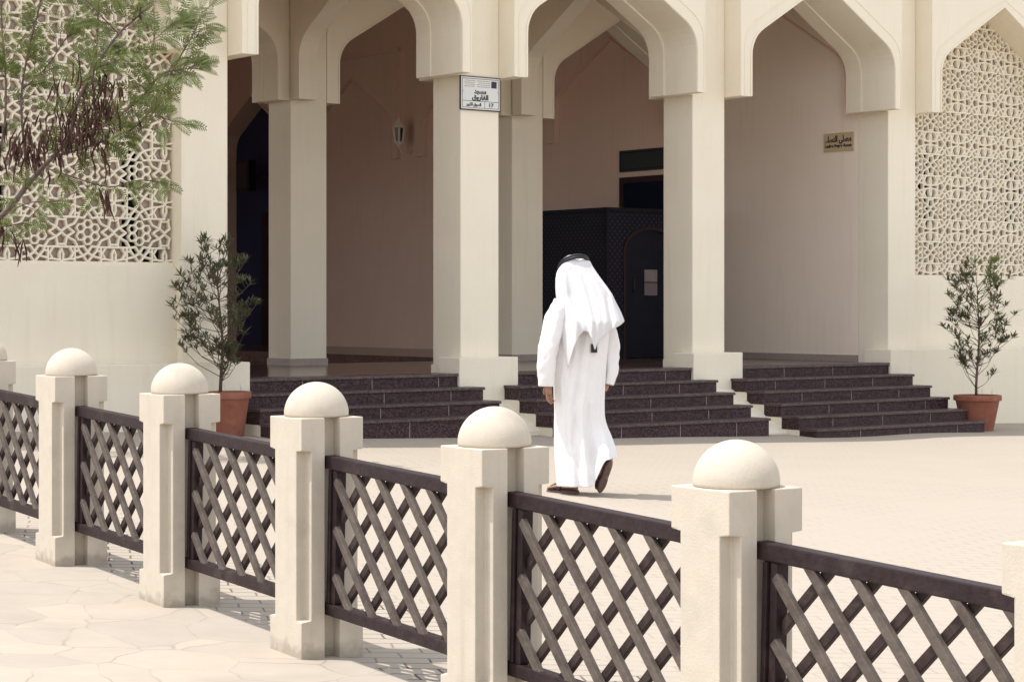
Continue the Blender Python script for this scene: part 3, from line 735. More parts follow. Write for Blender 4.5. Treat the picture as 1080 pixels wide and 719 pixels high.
def make_panel():
    r = empty('lattice_panel')
    hl = FSP/2 - hx + .050
    z0, z1 = .176, .806
    f = MB()
    f.box(-hl, hl, -.026, .026, z1-.052, z1); o = f.build('rail', M['frame'], r); bevel(o, .005)
    o = MB().box(-hl, hl, -.026, .026, z0, z0+.048).build('rail', M['frame'], r); bevel(o, .005)
    for s in (-1, 1):
        f = MB(); xa = s*(hl-.098)
        f.box(min(xa, xa+s*.03), max(xa, xa+s*.03), -.022, .022, z0+.049, z1-.053)
        xb = s*(hl-.058); f.box(min(xb, xb+s*.02), max(xb, xb+s*.02), -.027, .027, z0+.049, z1-.053)
        o = f.build('stile', M['frame'], r); bevel(o, .003)
    xl, zl, zh = hl-.085, z0+.030, z1-.030
    def slats(sign, y0, y1, ph):
        c = -1.6 + ph
        while c < 1.6:
            # x = c + sign*(z-zm)
            zm = (zl+zh)/2; za, zb = zl, zh
            # clip in x
            zz = sorted(((-xl - c)/sign + zm, (xl - c)/sign + zm)); za, zb = max(za, zz[0]), min(zb, zz[1])
            if zb - za > .05:
                w = .0150; d = Vector((sign, 1)).normalized(); n = Vector((-d.y, d.x))
                n = n*.0160
                a = Vector((c + sign*(za-zm), za)); b = Vector((c + sign*(zb-zm), zb))
                jit = random.uniform(-.0015, .0015)
                mb = MB(); mb.prism([(a+n)[:], (b+n)[:], (b-n)[:], (a-n)[:]], lambda p, q, t: (p, t, q), y0+jit*.3, y1+jit*.3)
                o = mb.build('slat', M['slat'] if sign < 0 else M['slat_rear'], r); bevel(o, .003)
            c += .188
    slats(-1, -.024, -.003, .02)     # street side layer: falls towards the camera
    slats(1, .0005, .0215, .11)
    return r
post0 = make_post(); panel0 = make_panel()
which = ['far left, cut by the picture edge', 'second from the left', 'in front of the left potted shrub', 'in front of the first granite steps',
         'left of the walking man', 'to the right of the walking man', 'at the right picture edge, mostly outside the picture']
pw = ['at the far left', 'second from the left', 'right of the left potted shrub', 'left of the post beside the walking man',
      'in front of the feet of the walking man', 'rightmost, before the empty sunlit plaza']
for k in range(7):
    p = post0 if k == 0 else copy_tree(post0)
    q = F0 + FD*((1-k)*FSP); p.location = (q.x, q.y, FZ0 + FSL*(1-k)*FSP); p.rotation_euler = (0, 0, FROT)
    tag(p, 'domed cream fence post ' + which[k], 'fence post', 'domed fence posts along the pavement')
for k in range(6):
    p = panel0 if k == 0 else copy_tree(panel0)
    t = (.5-k)*FSP; q = F0 + FD*t; p.location = (q.x, q.y, FZ0 + FSL*t)
    p.rotation_euler = (0, math.atan(FSL), FROT)
    tag(p, 'brown diagonal lattice fence panel ' + pw[k], 'fence panel', 'lattice panels between the fence posts')
# low block in front of the left wall
b0 = Vector((-4.13, 21.2, 0)); b0.z = G(b0.x, b0.y)
mb = MB(); mb.box(-.13, .13, -.13, .13, -.1, .44); bo = mb.build('low_block', M['post'], None); bevel(bo, .012)
bo.location = b0; bo.rotation_euler = (0, 0, PH)
c_ = MB().box(-.10, .10, -.10, .10, .4402, .452).build('block_cap', M['post'], bo); bevel(c_, .008)
tag(bo, 'short square cream block standing by the left wall behind the second post', 'stone block')

# ------------------------------------------------------------------ potted shrubs
def leaf(mb, p, d, up, ln, w):
    d = d.normalized(); s = d.cross(up)
    if s.length < 1e-3: s = d.cross(Vector((1, .2, 0)))
    s.normalize(); nn = s.cross(d)
    a = p; m = p + d*ln*.45 - nn*ln*.02; e = p + d*ln - nn*ln*.10
    i = len(mb.v)
    mb.v += [tuple(a), tuple(m + s*w/2 + nn*w*.12), tuple(m), tuple(m - s*w/2 + nn*w*.12), tuple(e)]
    mb.f += [(i, i+1, i+2), (i, i+2, i+3), (i+1, i+4, i+2), (i+2, i+4, i+3)]
def shrub(px, py, rim, hpot, top_z, halfw, seed, fresh, label, crown, lean=0.0):
    gz = G(px, py)
    r = empty('potted_shrub', (px, py, gz)); tag(r, label, 'potted plant', 'shrubs in terracotta pots')
    rr = random.Random(seed)
    R0 = rim/2
    pot = MB().lathe([(0, 0), (R0*.66, 0), (R0*.90, hpot-.075), (R0*.91, hpot-.072), (R0*.98, hpot-.068), (R0, hpot-.055), (R0, hpot-.008), (R0*.98, hpot), (R0*.86, hpot), (R0*.84, hpot-.05), (0, hpot-.05)], 40)
    po_ = pot.build('pot', M['terracotta'], r, smooth=True)
    es = po_.modifiers.new('edge', 'EDGE_SPLIT'); es.split_angle = R(35)
    MB().lathe([(0, hpot-.035), (R0*.6, hpot-.038), (R0*.85, hpot-.045), (R0*.85, hpot-.048)], 24).build('soil', M['soil'], r)
    hgt = top_z - gz
    # trunk
    off = -.075 if seed == 11 else 0
    tp = [Vector((off + lean*t*t*.25 + .015*math.sin(7*t+seed), .01*math.cos(5*t), hpot-.06 + (hgt*.86-hpot)*t)) for t in [i/8 for i in range(9)]]
    st = MB(); st.tube(tp, [.019*(1-.72*i/8) for i in range(9)], 7)
    lv = MB(); lf2 = MB()
    def rosette(c, d, n, sc=1.0, mbx=None):
        for q in range(n):
            a = rr.uniform(0, 2*math.pi); el = rr.uniform(-.35, 1.1)
            dd = Vector((math.cos(a)*math.cos(el), math.sin(a)*math.cos(el), math.sin(el))) + d*.55
            leaf(mbx, c - d*rr.uniform(0, .05), dd, Vector((0, 0, 1)) + Vector((rr.uniform(-.4, .4), rr.uniform(-.4, .4), 0)), rr.uniform(.07, .115)*sc, rr.uniform(.016, .024)*sc)
    zbase = hpot + .10
    nb = crown['n']
    for b_ in range(nb):
        t = rr.uniform(.06, 1.0)**.85
        k = min(7, int(t*8)); f_ = t*8 - k; p0 = tp[k].lerp(tp[k+1], f_)
        a = rr.uniform(0, 2*math.pi)
        zt_ = p0.z + rr.uniform(.16, .42)
        zt_ = min(zt_, hgt - .03)
        rel = (zt_ - hpot)/(hgt - hpot)
        wmax = halfw*crown['w'](rel)
        rad = wmax*math.sqrt(rr.uniform(.25, 1.0))
        end = Vector((off*1.6 + rad*math.cos(a) + lean*rel*.3, rad*math.sin(a)*.9, zt_))
        mid = p0.lerp(end, .55) - Vector((0, 0, .05)) + Vector((rr.uniform(-.02, .02), rr.uniform(-.02, .02), 0))
        st.tube([p0, mid, end], [.0045, .0032, .002], 5)
        d = (end - mid).normalized()
        m_ = lf2 if (fresh and rel > .62 and rr.random() < .55) else lv
        rosette(end, d, rr.randint(9, 15), mbx=m_)
        for w_ in (.35, .6, .8):
            if rr.random() < .75:
                c = mid.lerp(end, w_); sd_ = Vector((rr.uniform(-1, 1), rr.uniform(-1, 1), .7)).normalized()
                e2 = c + sd_*rr.uniform(.04, .13); st.tube([c, e2], [.003, .0018], 4); rosette(e2, sd_, rr.randint(5, 10), .9, mbx=m_)
    for q in range(4):   # grass tufts in the pot
        a = rr.uniform(0, 6.28); c = Vector((R0*.6*math.cos(a), R0*.6*math.sin(a), hpot-.04)); leaf(lv, c, Vector((rr.uniform(-.2, .2), rr.uniform(-.2, .2), 1)), Vector((1, 0, 0)), .14, .012)
    st.build('stem', M['twig'], r, smooth=True)
    lv.build('foliage', M['leaf_olive'], r, recalc=False)
    if lf2.v: lf2.build('fresh_foliage', M['leaf_fresh'], r, recalc=False)
def wl_left(t): return max(.12, (0.40 + 1.5*t if t < .4 else 1.0 - max(0, t-.72)*2.3))
def wl_right(t): return max(.12, (0.30 + 1.5*t if t < .45 else 1.0 - max(0, t-.75)*1.9))
shrub(-2.77, 20.35, .43, .43, 2.08, .44, 11, False, 'dark leaved shrub in a terracotta pot beside the left end of the stairs', {'n': 76, 'w': wl_left}, -.12)
shrub(5.86, 26.15, .60, .44, 2.00, .50, 23, True, 'taller shrub with fresh green tips in a terracotta pot by the right wall', {'n': 84, 'w': wl_right}, .05)

# ------------------------------------------------------------------ tree reaching in from the left
TY = 17.0
def TP(x, y, dy=0.0):    # a point on the tree, from where it stands in the view, at its own distance
    Y = TY + dy; return Vector(((x-540)*Y/2190.88, Y, CZ + (321.18-y)*Y/2190.88))
tb = TP(-190, 500); tb.z = G(tb.x, tb.y)
tree = empty('feather_leaved_tree', tuple(tb))
tag(tree, 'tree with feathery green leaves and hanging dark pods reaching across the left screen', 'tree')
org = tb.copy()
tr = random.Random(21)
trunk_pts = [tb - Vector((0, 0, .1)), TP(-185, 400), TP(-165, 330), TP(-120, 285)]
MB().tube([p-org for p in trunk_pts], [.11, .095, .085, .07], 12).build('trunk', M['bark'], tree, smooth=True)
limbs = [
    ([(-120, 285, 0), (-60, 262, .1), (0, 229, .1), (30, 194, .1), (55, 166, .1)], .032, .019),
    ([(55, 166, .1), (72, 146, 0), (82, 107, -.1), (100, 72, -.1), (125, 36, 0), (158, 3, .1), (166, -40, .1)], .017, .006),
    ([(55, 166, .1), (100, 152, .2), (150, 128, .1), (190, 60, -.1), (206, 32, -.15), (214, 12, -.15)], .012, .003),
    ([(72, 146, 0), (110, 133, -.2), (150, 102, -.2), (172, 78, -.2), (205, 72, -.25)], .010, .003),
    ([(30, 194, .1), (24, 140, .3), (23, 95, .3), (32, 45, .25), (42, 5, .2), (44, -30, .2)], .012, .006),
    ([(45, 176, .1), (75, 186, -.1), (115, 197, -.15), (150, 190, -.2), (186, 196, -.25)], .007, .003),
    ([(82, 107, -.1), (100, 60, .25), (103, 25, .3), (104, -30, .3)], .009, .005),
    ([(23, 95, .3), (50, 70, .4), (70, 40, .4), (92, 18, .4)], .006, .003),
    ([(-60, 262, .1), (-20, 190, .3), (2, 150, .3), (6, 90, .3), (2, 30, .3), (0, -40, .3)], .014, .006),
    ([(-20, 240, .1), (10, 238, -.1), (28, 232, -.1), (45, 215, -.1)], .006, .003),
    ([(100, 72, -.1), (140, 58, -.3), (165, 40, -.3), (180, 26, -.3)], .006, .002),
    ([(0, 229, .1), (30, 214, -.1), (60, 212, -.2), (84, 200, -.2)], .006, .003),
    ([(-120, 285, 0), (-150, 150, .2), (-130, 20, .3), (-90, -120, .3)], .05, .02),
    ([(110, 133, -.2), (140, 140, -.3), (165, 122, -.3), (178, 132, -.3)], .005, .002),
    ([(125, 36, 0), (100, 10, -.1), (80, -10, -.1)], .006, .003),
]
def smooth_path(pts, m=5):
    out = []
    for i in range(len(pts)-1):
        p0, p1, p2, p3 = pts[max(i-1, 0)], pts[i], pts[i+1], pts[min(i+2, len(pts)-1)]
        for k in range(m):
            t = k/m; out.append(.5*((2*p1) + (p2-p0)*t + (2*p0-5*p1+4*p2-p3)*t*t + (3*p1-p0-3*p2+p3)*t*t*t))
    out.append(pts[-1]); return out
fol = MB(); tw = MB(); paths = []
def frond(c, d, ln):
    """feather leaf: stalk with paired thin pinnae"""
    d = d.normalized(); side = d.cross(Vector((tr.uniform(-.5, .5), -1, tr.uniform(-.4, .9))))
    if side.length < 1e-3: return
    side.normalize()
    n = tr.randint(8, 11); p = c.copy(); dd = d.copy()
    pts = [p.copy()]
    for i in range(n):
        dd = (dd + Vector((0, 0, -.055))).normalized(); p = p + dd*ln/n; pts.append(p.copy())
        pl_ = ln*.30*math.sin(math.pi*(.18 + .72*i/n))
        for s in (1, -1):
            sdv = (side*s + dd*.55).normalized()
            nn = sdv.cross(dd).normalized()
            # pinna: three narrow leaflets quads
            e = p + sdv*pl_ + Vector((0, 0, -.12*pl_)); w = ln*.040
            i0 = len(fol.v)
            m1 = p + sdv*pl_*.5
            fol.v += [tuple(p), tuple(m1 + dd*w), tuple(e), tuple(m1 - dd*w)]
            fol.f.append((i0, i0+1, i0+2, i0+3))
    tw.tube(pts, [.0022]*len(pts), 3, cap=False)
for li, (pp, r0, r1) in enumerate(limbs):
    pts = smooth_path([TP(*q) for q in pp]); n = len(pts)
    MB().tube([p-org for p in pts], [r0 + (r1-r0)*i/(n-1) for i in range(n)], 7).build('branch', M['bark'] if r0 > .011 else M['twig'], tree, smooth=True)
    paths.append((pts, li))
dens = {0: 4, 1: 46, 2: 50, 3: 40, 4: 28, 5: 15, 6: 24, 7: 24, 8: 24, 9: 8, 10: 32, 11: 7, 12: 60, 13: 12, 14: 10}
for pts, li in paths:
    n = len(pts)
    for q in range(dens[li]):
        lo = .0 if li not in (0, 1, 4, 8) else .25
        t = tr.uniform(lo, 1)*(n-1.01); i = int(t); c = pts[i].lerp(pts[i+1], t-i)
        ax = (pts[i+1]-pts[i]).normalized()
        # a short twig, then two to four fronds
        sd_ = Vector((tr.uniform(-1, 1), tr.uniform(-.8, .8), tr.uniform(-.5, .9))).normalized()
        d = (ax*.9 + sd_).normalized()
        if li in (5, 11, 9): d = (ax*.8 + Vector((sd_.x, sd_.y, -abs(sd_.z)*.6))).normalized()
        e = c + d*tr.uniform(.02, .12); tw.tube([c, e], [.0035, .0025], 4, cap=False)
        for k in range(tr.randint(1, 3)):
            fd = (d + Vector((tr.uniform(-.8, .8), tr.uniform(-.6, .6), tr.uniform(-.4, .5)))).normalized()
            frond(e, fd, tr.uniform(.12, .21))
for v_ in (fol, tw): v_.v = [(a-org.x, b-org.y, c-org.z) for a, b, c in v_.v]
fol.build('foliage', M['leaf_tree'], tree, recalc=False)
tw.build('leaf_stalks', M['twig'], tree)
def pods(cx, cy, sx, sy, n, dy):
    pod = MB()
    for q in range(n):
        c = TP(cx + tr.gauss(0, sx*.5), cy + tr.gauss(0, sy*.5), dy + tr.uniform(-.2, .2))
        ln = tr.uniform(.11, .20); d = Vector((tr.uniform(-.45, .35), tr.uniform(-.3, .3), -1)).normalized()
        bend = Vector((tr.uniform(-.02, .02), 0, 0)); s = Vector((math.cos(tr.uniform(0, 6)), tr.uniform(-.4, .4), 0)).normalized()*.0085
        a, b, e = c, c + d*ln*.5 + bend, c + d*ln
        th = d.cross(s).normalized()*.0025
        i = len(pod.v)
        for p_, w in ((a, .3), (b, 1), (e, .25)):
            pod.v += [tuple(p_ + s*w + th), tuple(p_ - s*w + th), tuple(p_ - s*w - th), tuple(p_ + s*w - th)]
        for g_ in (0, 4):
            for m in range(4): pod.f.append((i+g_+m, i+g_+(m+1) % 4, i+g_+4+(m+1) % 4, i+g_+4+m))
    pod.v = [(a-org.x, b-org.y, c-org.z) for a, b, c in pod.v]
    pod.build('seed_pods', M['pod'], tree)
pods(93, 112, 34, 36, 95, -.1); pods(78, 135, 40, 22, 70, 0); pods(30, 148, 26, 20, 75, .05); pods(112, 95, 16, 40, 35, -.15)
pods(3, 240, 8, 14, 12, 0); pods(108, 205, 6, 12, 8, -.15); pods(24, 255, 10, 6, 5, -.1); pods(60, 90, 8, 14, 8, .1); pods(150, 12, 4, 8, 5, .1)

# ------------------------------------------------------------------ the walking man
px0, py0 = (607-540)*15.3/2190.88, 15.3
man = empty('person', (px0, py0, G(px0, py0)))
tag(man, 'person in a long white robe and white headscarf with black cord, walking towards the arcade', 'person')
def pX(x): return (x-607)/143.2
def pZ(y): return (520-y)/143.2
# body: one skinned figure
def skin(name, verts, edges, rad, m, parent, sub=2):
    me = bpy.data.meshes.new(name); me.from_pydata(verts, edges, []); me.materials.append(m)
    o = bpy.data.objects.new(name, me); col.objects.link(o); o.parent = parent
    s = o.modifiers.new('skin', 'SKIN'); s.use_smooth_shade = True
    sv = me.skin_vertices[0].data
    for i, r_ in enumerate(rad): sv[i].radius = (r_, r_) if not hasattr(r_, '__len__') else r_
    sv[0].use_root = True
    q = o.modifiers.new('sub', 'SUBSURF'); q.levels = sub; q.render_levels = sub
    return o
LH = Vector((pX(576), -.12, pZ(398)))      # left wrist
V_ = [(.03, 0, .92), (.03, 0, 1.10), (.02, .0, 1.30), (.0, .0, 1.44), (-.01, .03, 1.51), (-.012, .055, 1.575), (-.016, .075, 1.65),
      (-.12, -.05, 1.34), (-.20, -.11, 1.11), tuple(LH),
      (.17, .07, 1.34), (.255, .08, 1.10), (.235, .06, .84),
      (-.03, -.03, .88), (-.05, -.02, .48), (-.055, -.02, .095), (-.13, .03, .045),
      (.10, .03, .88), (.14, .12, .48), (.245, -.05, .235), (.20, -.02, .10)]
E_ = [(0, 1), (1, 2), (2, 3), (3, 4), (4, 5), (5, 6), (3, 7), (7, 8), (8, 9), (3, 10), (10, 11), (11, 12), (0, 13), (13, 14), (14, 15), (15, 16), (0, 17), (17, 18), (18, 19), (19, 20)]
Rd = [.11, .10, .10, .06, .055, .075, .06, .048, .038, .027, .048, .036, .027, .085, .058, .038, .034, .085, .058, .038, .034]
body = skin('body', V_, E_, Rd, M['skin'], man)
# head with face (looks away and down)
hd = Vector((-.018, .075, 1.628)); fdir = Vector((-.55, .72, -.42)).normalized()
rows = []
q_ = fdir.to_track_quat('Y', 'Z').to_matrix()
for i in range(17):
    ph_ = math.pi*i/16; ring = []
    for k in range(24):
        th_ = 2*math.pi*k/24
        x, y, z = .074*math.sin(ph_)*math.cos(th_), .094*math.sin(ph_)*math.sin(th_), .112*math.cos(ph_)
        if y > 0:
            y += .016*math.exp(-((x/.014)**2 + ((z+.012)/.026)**2))*1.2     # nose
            y -= .010*(math.exp(-(((abs(x)-.03)/.014)**2 + ((z-.012)/.011)**2)))   # eye sockets
            y += .006*math.exp(-((x/.024)**2 + ((z+.05)/.008)**2))          # mouth
            if z < -.07: x *= .85
        ring.append(hd + q_ @ Vector((x, y, z)))
    rows.append(ring)
MB().loft(rows, cap=False).build('head', M['skin'], man, smooth=True)
e_ = MB()
for s in (-1, 1):
    c = hd + q_ @ Vector((s*.03, .076, .012)); e_.lathe([(0, -.010), (.007, -.007), (.010, 0), (.007, .007), (0, .010)], 10, tuple(c))
e_.build('eyes', M['hair'], man, smooth=True)
# beard
bm_ = []
for i in range(7):
    z = -.045 - .012*i; w = .066*(1 - .09*i); bm_.append([hd + q_ @ Vector((w*math.sin(R(a)), .060 + .040*math.cos(R(a)) - .004*i, z)) for a in range(-80, 81, 16)])
MB().loft(bm_, close=False, cap=False).build('beard', M['hair'], man, smooth=True)
# left hand, five fingers
hand = MB()
def fing(a, pts, r):
    P_ = [a]; 
    for d in pts: P_.append(P_[-1] + Vector(d))
    hand.tube(P_, [r*(1-.12*i) for i in range(len(P_))], 8)
hc = LH + Vector((.008, .0, -.02))
rings = []
for t, w, th in ((0, .026, .02), (.03, .034, .018), (.065, .042, .017), (.09, .040, .015), (.098, .03, .010)):
    c = hc + Vector((.10*t, .12*t, -t)); rings.append([c + Vector((w*math.cos(R(a))*.55, w*math.cos(R(a))*.8, 0)) + Vector((th*math.sin(R(a))*.8, -th*math.sin(R(a))*.55, 0)) for a in range(0, 360, 30)])
hand.loft(rings)
for i, (o_, ln) in enumerate(((-.032, .032), (-.011, .037), (.011, .034), (.030, .027))):
    st_ = hc + Vector((.010 + o_*.55, .012 + o_*.8, -.090)); fing(st_, [(.003, .002, -ln), (.008, .0, -ln*.7), (.014, -.004, -ln*.4)], .0088)
fing(hc + Vector((-.012, .020, -.035)), [(-.012, .02, -.026), (-.002, .010, -.024), (.004, .004, -.016)], .010)
hand.build('hand', M['skin'], man, smooth=True)
hand2 = MB(); hand = hand2; hc = Vector((.235, .06, .81)); rings = []
for t, w, th in ((0, .026, .02), (.03, .034, .018), (.065, .042, .017), (.085, .030, .012)):
    c = hc + Vector((-.2*t, .12*t, -t*.7)); rings.append([c + Vector((w*math.cos(R(a))*.3, w*math.cos(R(a))*.9, 0)) + Vector((th*math.sin(R(a)), -th*math.sin(R(a))*.3, 0)) for a in range(0, 360, 30)])
hand.loft(rings)
for o_ in (-.03, -.01, .01, .028): fing(hc + Vector((-.012, .01+o_, -.05)), [(-.02, .01, -.012), (-.022, .0, .004), (-.01, 0, .012)], .0085)
fing(hc + Vector((-.01, .035, -.02)), [(-.012, .012, -.02), (-.015, -.005, -.012)], .009)
hand.build('hand', M['skin'], man, smooth=True)
# robe
rows = [ # y_px, left, right, depth centre, ry
    (304, 603, 617, .0, .055), (312, 594, 626, .0, .085), (320, 588, 636, .0, .11), (332, 587, 641, .0, .125), (350, 586.5, 642, .0, .13), (372, 585, 640, .0, .125),
    (395, 583.5, 638, .0, .12), (413, 583.5, 637, .0, .125), (432, 584, 636.5, .0, .13), (448, 583.8, 637, .0, .135), (462, 584, 639.5, -.005, .145), (476, 584.5, 643.5, -.01, .16), (489, 585.5, 646.5, -.02, .175), (500, 586.5, 648.5, -.03, .185), (511, 587.5, 649.5, -.035, .19)]
def refine(rows, m=5):
    out = []
    for i in range(len(rows)-1):
        p0, p1, p2, p3 = rows[max(i-1, 0)], rows[i], rows[i+1], rows[min(i+2, len(rows)-1)]
        for k in range(m):
            t = k/m; out.append(tuple(.5*((2*b) + (c-a)*t + (2*a-5*b+4*c-d)*t*t + (3*b-a-3*c+d)*t*t*t) for a, b, c, d in zip(p0, p1, p2, p3)))
    return out + [rows[-1]]
rows = refine(rows)
rings = []; NS = 128
for ri, (y, xl, xr, cy, ry) in enumerate(rows):
    t = ri/(len(rows)-1); ring = []
    cx, rx = (pX(xl)+pX(xr))/2, (pX(xr)-pX(xl))/2
    for k in range(NS):
        a = 2*math.pi*k/NS; ca_, sa_ = math.cos(a), math.sin(a)
        fold = .019*t*math.sin(5*a + 1.0 + 1.4*t) + .017*t*math.sin(9*a + 2.2*t + .4) + .008*math.sin(14*a + 5*t)*min(1, t*2)
        wr = noise.noise(Vector((ca_*2.2, sa_*2.2, y*.035)))*.016*min(1, t*3) + (1-abs(noise.noise(Vector((ca_*5 + y*.02, sa_*5, y*.028 + 3)))*2))*.010*min(1, t*4) + noise.noise(Vector((ca_*9, sa_*9, y*.07)))*.005
        edge = abs(ca_)**3          # keep the outline, let the folds play across the back
        k_ = 1 + (fold + wr)/max(ry, .05)*(1-edge*.75)
        x = cx + rx*ca_*(1 + (fold*.3)/max(rx, .05)); yy = cy + ry*sa_*k_
        # crease between the legs
        if t > .45:
            g_ = (t-.45)/.55; yy += (.050*g_)*math.exp(-((x - (.075 + .05*g_))/.035)**2) * (1 if sa_ < 0 else 0)
        z = pZ(y)
        if t > .5:
            s_ = max(0, min(1, (x - .10)/.12)); s_ = s_*s_*(3-2*s_)
            g_ = ((t-.5)/.5)
            z += s_*g_*(.175 + .03*(ca_)) + g_*g_*.020*(x+.13) + (.03*g_ if sa_ > 0 else 0)
            yy -= s_*g_*.05
        ring.append((x, yy, z))
    rings.append(ring)
robe = MB().loft(rings, cap=False).build('robe', M['robe'], man, smooth=True)
sl = robe.modifiers.new('sol', 'SOLIDIFY'); sl.thickness = .004
# sleeves
def sleeve(pts, rad, seed):
    pts = smooth_path([Vector(p) for p in pts], 10); n = len(pts); rings = []
    for i, p in enumerate(pts):
        t = i/(n-1); f_ = t*(len(rad)-1); k = min(int(f_), len(rad)-2); r_ = rad[k] + (rad[k+1]-rad[k])*(f_-k)
        tn = (pts[min(i+1, n-1)]-pts[max(i-1, 0)]).normalized(); a = tn.cross(Vector((0, 1, 0))).normalized(); b = tn.cross(a)
        rings.append([p + (a*math.cos(w) + b*math.sin(w))*(r_ + .006*math.sin(3*w + t*7 + seed)*t + .009*noise.noise(Vector((math.cos(w)*1.5, math.sin(w)*1.5, t*6+seed))) + .005*(1-2*abs(noise.noise(Vector((math.cos(w)*1.2 + t*4, math.sin(w)*1.2, t*8+seed)))))) for w in [2*math.pi*j/32 for j in range(32)]])
    o = MB().loft(rings, cap=False).build('sleeve', M['robe'], man, smooth=True)
    s = o.modifiers.new('sol', 'SOLIDIFY'); s.thickness = .004
sleeve([(-.09, -.04, 1.40), (-.14, -.07, 1.30), (-.185, -.11, 1.14), (-.212, -.12, 1.02), (-.218, -.125, .90), (-.222, -.125, .795)], [.070, .078, .074, .070, .064, .052], 1)
sleeve([(.14, .06, 1.38), (.205, .08, 1.28), (.262, .08, 1.14), (.270, .07, 1.02), (.262, .06, .90), (.245, .05, .80)], [.085, .080, .058, .054, .048, .040], 4)
# collar tab and dark phone in the pocket seen under the scarf
MB().box(pX(622.5), pX(629), -.150, -.138, pZ(371), pZ(362)).build('dark_pocket', M['black'], man)
# headscarf
top = [(269.5, 607, 616), (272, 600, 620.5), (276, 594.5, 623), (281, 590.5, 625.5), (287, 587.5, 629.5), (294, 586.3, 634.5), (302, 586.2, 640.5), (310, 586.6, 646), (318, 587.8, 649.8), (326, 589, 653.2), (333, 590, 656.5), (339, 590.5, 659.3)]
def bottom(s):
    K = [(-.3, 318), (-.1, 326), (0, 348), (.05, 366), (.09, 382), (.115, 388), (.15, 379), (.20, 367), (.28, 354), (.35, 348), (.41, 350), (.47, 358), (.525, 369), (.57, 360), (.66, 353), (.78, 347), (.9, 342.5), (1.0, 338), (1.06, 322), (1.3, 300)]
    for (a, ya), (b, yb) in zip(K[:-1], K[1:]):
        if a <= s <= b: return ya + (yb-ya)*(s-a)/(b-a)
    return 330
NC, NR = 90, 44; rings = []
for r_ in range(NR):
    ring = []
    for c in range(NC+1):
        s = -.28 + 1.56*c/NC
        sc_ = max(0, min(1, s)); yb = bottom(s); y = 269.5 + (yb-269.5)*(r_/(NR-1))**1.0
        # outline at that height
        if y <= 339:
            for (ya, la_, ra_), (yb2, lb_, rb_) in zip(top[:-1], top[1:]):
                if ya <= y <= yb2:
                    f_ = (y-ya)/(yb2-ya); xl = la_ + (lb_-la_)*f_; xr = ra_ + (rb_-ra_)*f_; break
        else: xl, xr = 590.5, 659.3
        th_ = math.pi*(1 - s)      # s=0 -> left edge, s=1 -> right edge
        cx, rx = (pX(xl)+pX(xr))/2, (pX(xr)-pX(xl))/2
        drop = (y-269.5)/70
        dep = .085 + .135*min(1, drop)
        if r_ < 3: dep *= (.25 + .25*r_)
        x = cx + rx*math.cos(th_) if y <= 339 or 0 <= s <= 1 else cx + rx*math.cos(th_)
        # map s linearly on the hanging tails so that each tip falls in place
        hang = max(0, min(1, (y-312)/34)); xlin = pX(xl) + (pX(xr)-pX(xl))*s
        x = x*(1-hang) + xlin*hang
        sn_ = math.sin(th_); sn_ = (abs(sn_)**(1 - .55*min(1, drop)))*(1 if sn_ > 0 else -1); yy = .03 - dep*sn_ + (.045*max(0, 1 - drop))
        yy -= hang*.075*(1 - sc_)
        rip = min(1, max(0, (y-280)/34))
        yy += rip*(.017*math.sin(s*19 + .8) + .013*math.sin(s*31 + 2 + drop) + .007*math.sin(s*57 + drop*3) + .012*noise.noise(Vector((s*6, y*.03, 1.3))))
        x += rip*.006*math.sin(s*17 + 1)*math.sin(math.pi*sc_)
        ring.append((x, yy, pZ(y)))
    rings.append(ring)
sf = MB().loft(rings, close=False, cap=False).build('headscarf', M['scarf'], man, smooth=True)
s = sf.modifiers.new('sol', 'SOLIDIFY'); s.thickness = .004; s.offset = 0
crown = MB().lathe([(0, .085), (.03, .079), (.062, .060), (.088, .025), (.098, -.02), (.100, -.05)], 24, (-.022, .055, 1.675)).build('scarf_crown', M['scarf'], man, smooth=True)
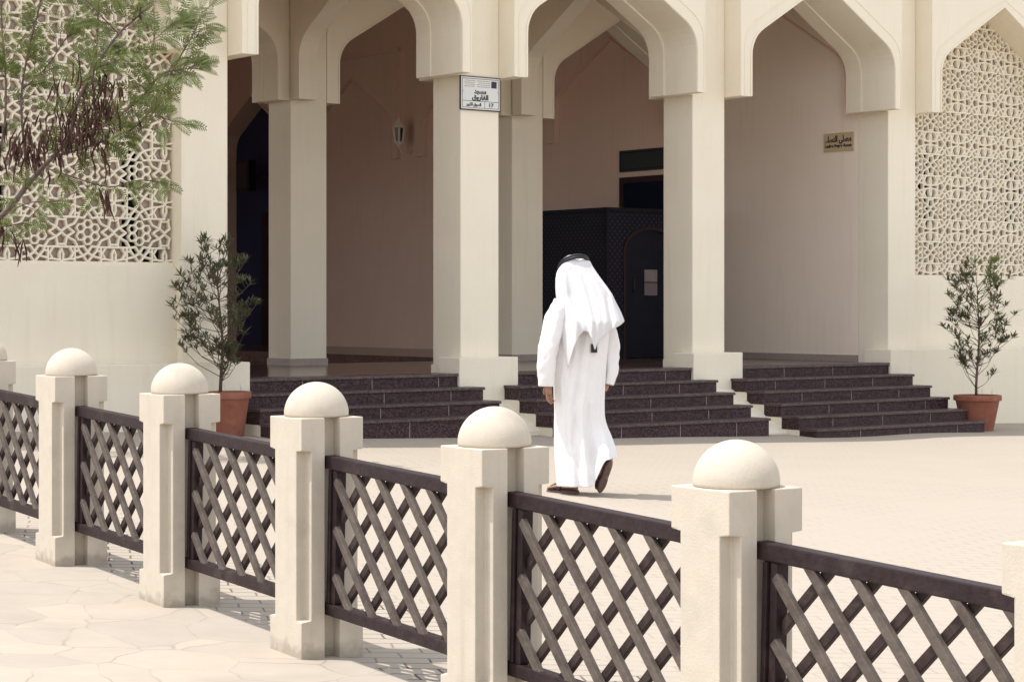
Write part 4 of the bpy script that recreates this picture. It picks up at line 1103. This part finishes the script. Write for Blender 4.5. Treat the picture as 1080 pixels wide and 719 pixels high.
# agal
ag = MB()
for off in (0, .017):
    P_ = []
    for k in range(41):
        a = 2*math.pi*k/40
        P_.append(Vector((pX(606.0) + .108*math.cos(a) - off*.3, .075 + .105*math.sin(a) + off*.5, pZ(280.0) + .022*math.cos(a) + .0 - .060*math.sin(a) + off*.9)))
    ag.tube(P_, .0105, 8, cap=False)
ag.build('head_cord', M['black'], man, smooth=True)
# sandals
def sandal(origin, fwd, up, name='sandal'):
    fwd = fwd.normalized(); side = fwd.cross(up).normalized(); up = side.cross(fwd).normalized()
    L_ = .27; out = []
    for i in range(33):
        a = 2*math.pi*i/32; c, s = math.cos(a), math.sin(a)
        w = .037 + .010*max(0, c) - .004*math.exp(-((c+.1)/.35)**2)*2
        out.append((c*L_/2, s*w))
    out = out[:-1]
    f = lambda a, b, t: tuple(origin + fwd*a + side*b + up*t)
    so = MB().prism(out, f, 0, .020).build('sandal', M['sole'], man); bevel(so, .005)
    MB().prism([(a*.97, b*.95) for a, b in out], f, .0205, .027).build('insole', M['leather'], so)
    up_ = []
    for j in range(9):
        a = math.pi*j/8; up_.append((math.cos(a)*.043, math.sin(a)*.045 + .026))
    st_ = MB()
    for x0, x1 in ((.0, .035), (.045, .095)):
        st_.loft([[origin + fwd*x + side*p[0] + up*p[1]*(1 if x < .09 else .8) for p in up_] for x in (x0, (x0+x1)/2, x1)], close=False, cap=False)
    hs_ = MB(); hp = [(-.125, .03), (-.13, .05), (-.115, .06)]
    o = st_.build('strap', M['leather'], so, smooth=True); m = o.modifiers.new('s', 'SOLIDIFY'); m.thickness = .005
    # foot inside
    ft = []
    for x, w, h_ in ((-.115, .022, .03), (-.09, .030, .060), (-.05, .031, .075), (.0, .034, .060), (.05, .040, .040), (.09, .040, .027), (.118, .028, .018)):
        ft.append([origin + fwd*x + side*(w*math.cos(R(a))) + up*(.027 + max(0, h_*(.5 + .5*math.sin(R(a))))) for a in range(0, 360, 30)])
    MB().loft(ft).build('foot', M['skin'], man, smooth=True)
sandal(Vector((-.092, .0, .004)), Vector((-.88, .47, 0)), Vector((0, 0, 1)))
toe = Vector((pX(633.5), -.02, .010)); heel = Vector((pX(643.0), -.10, .225))
fw = (toe - heel).normalized(); upv = Vector((-.55, .75, .3)); upv = (upv - fw*upv.dot(fw)).normalized()
sandal((toe+heel)/2 + Vector((0, 0, .008)), fw, upv)
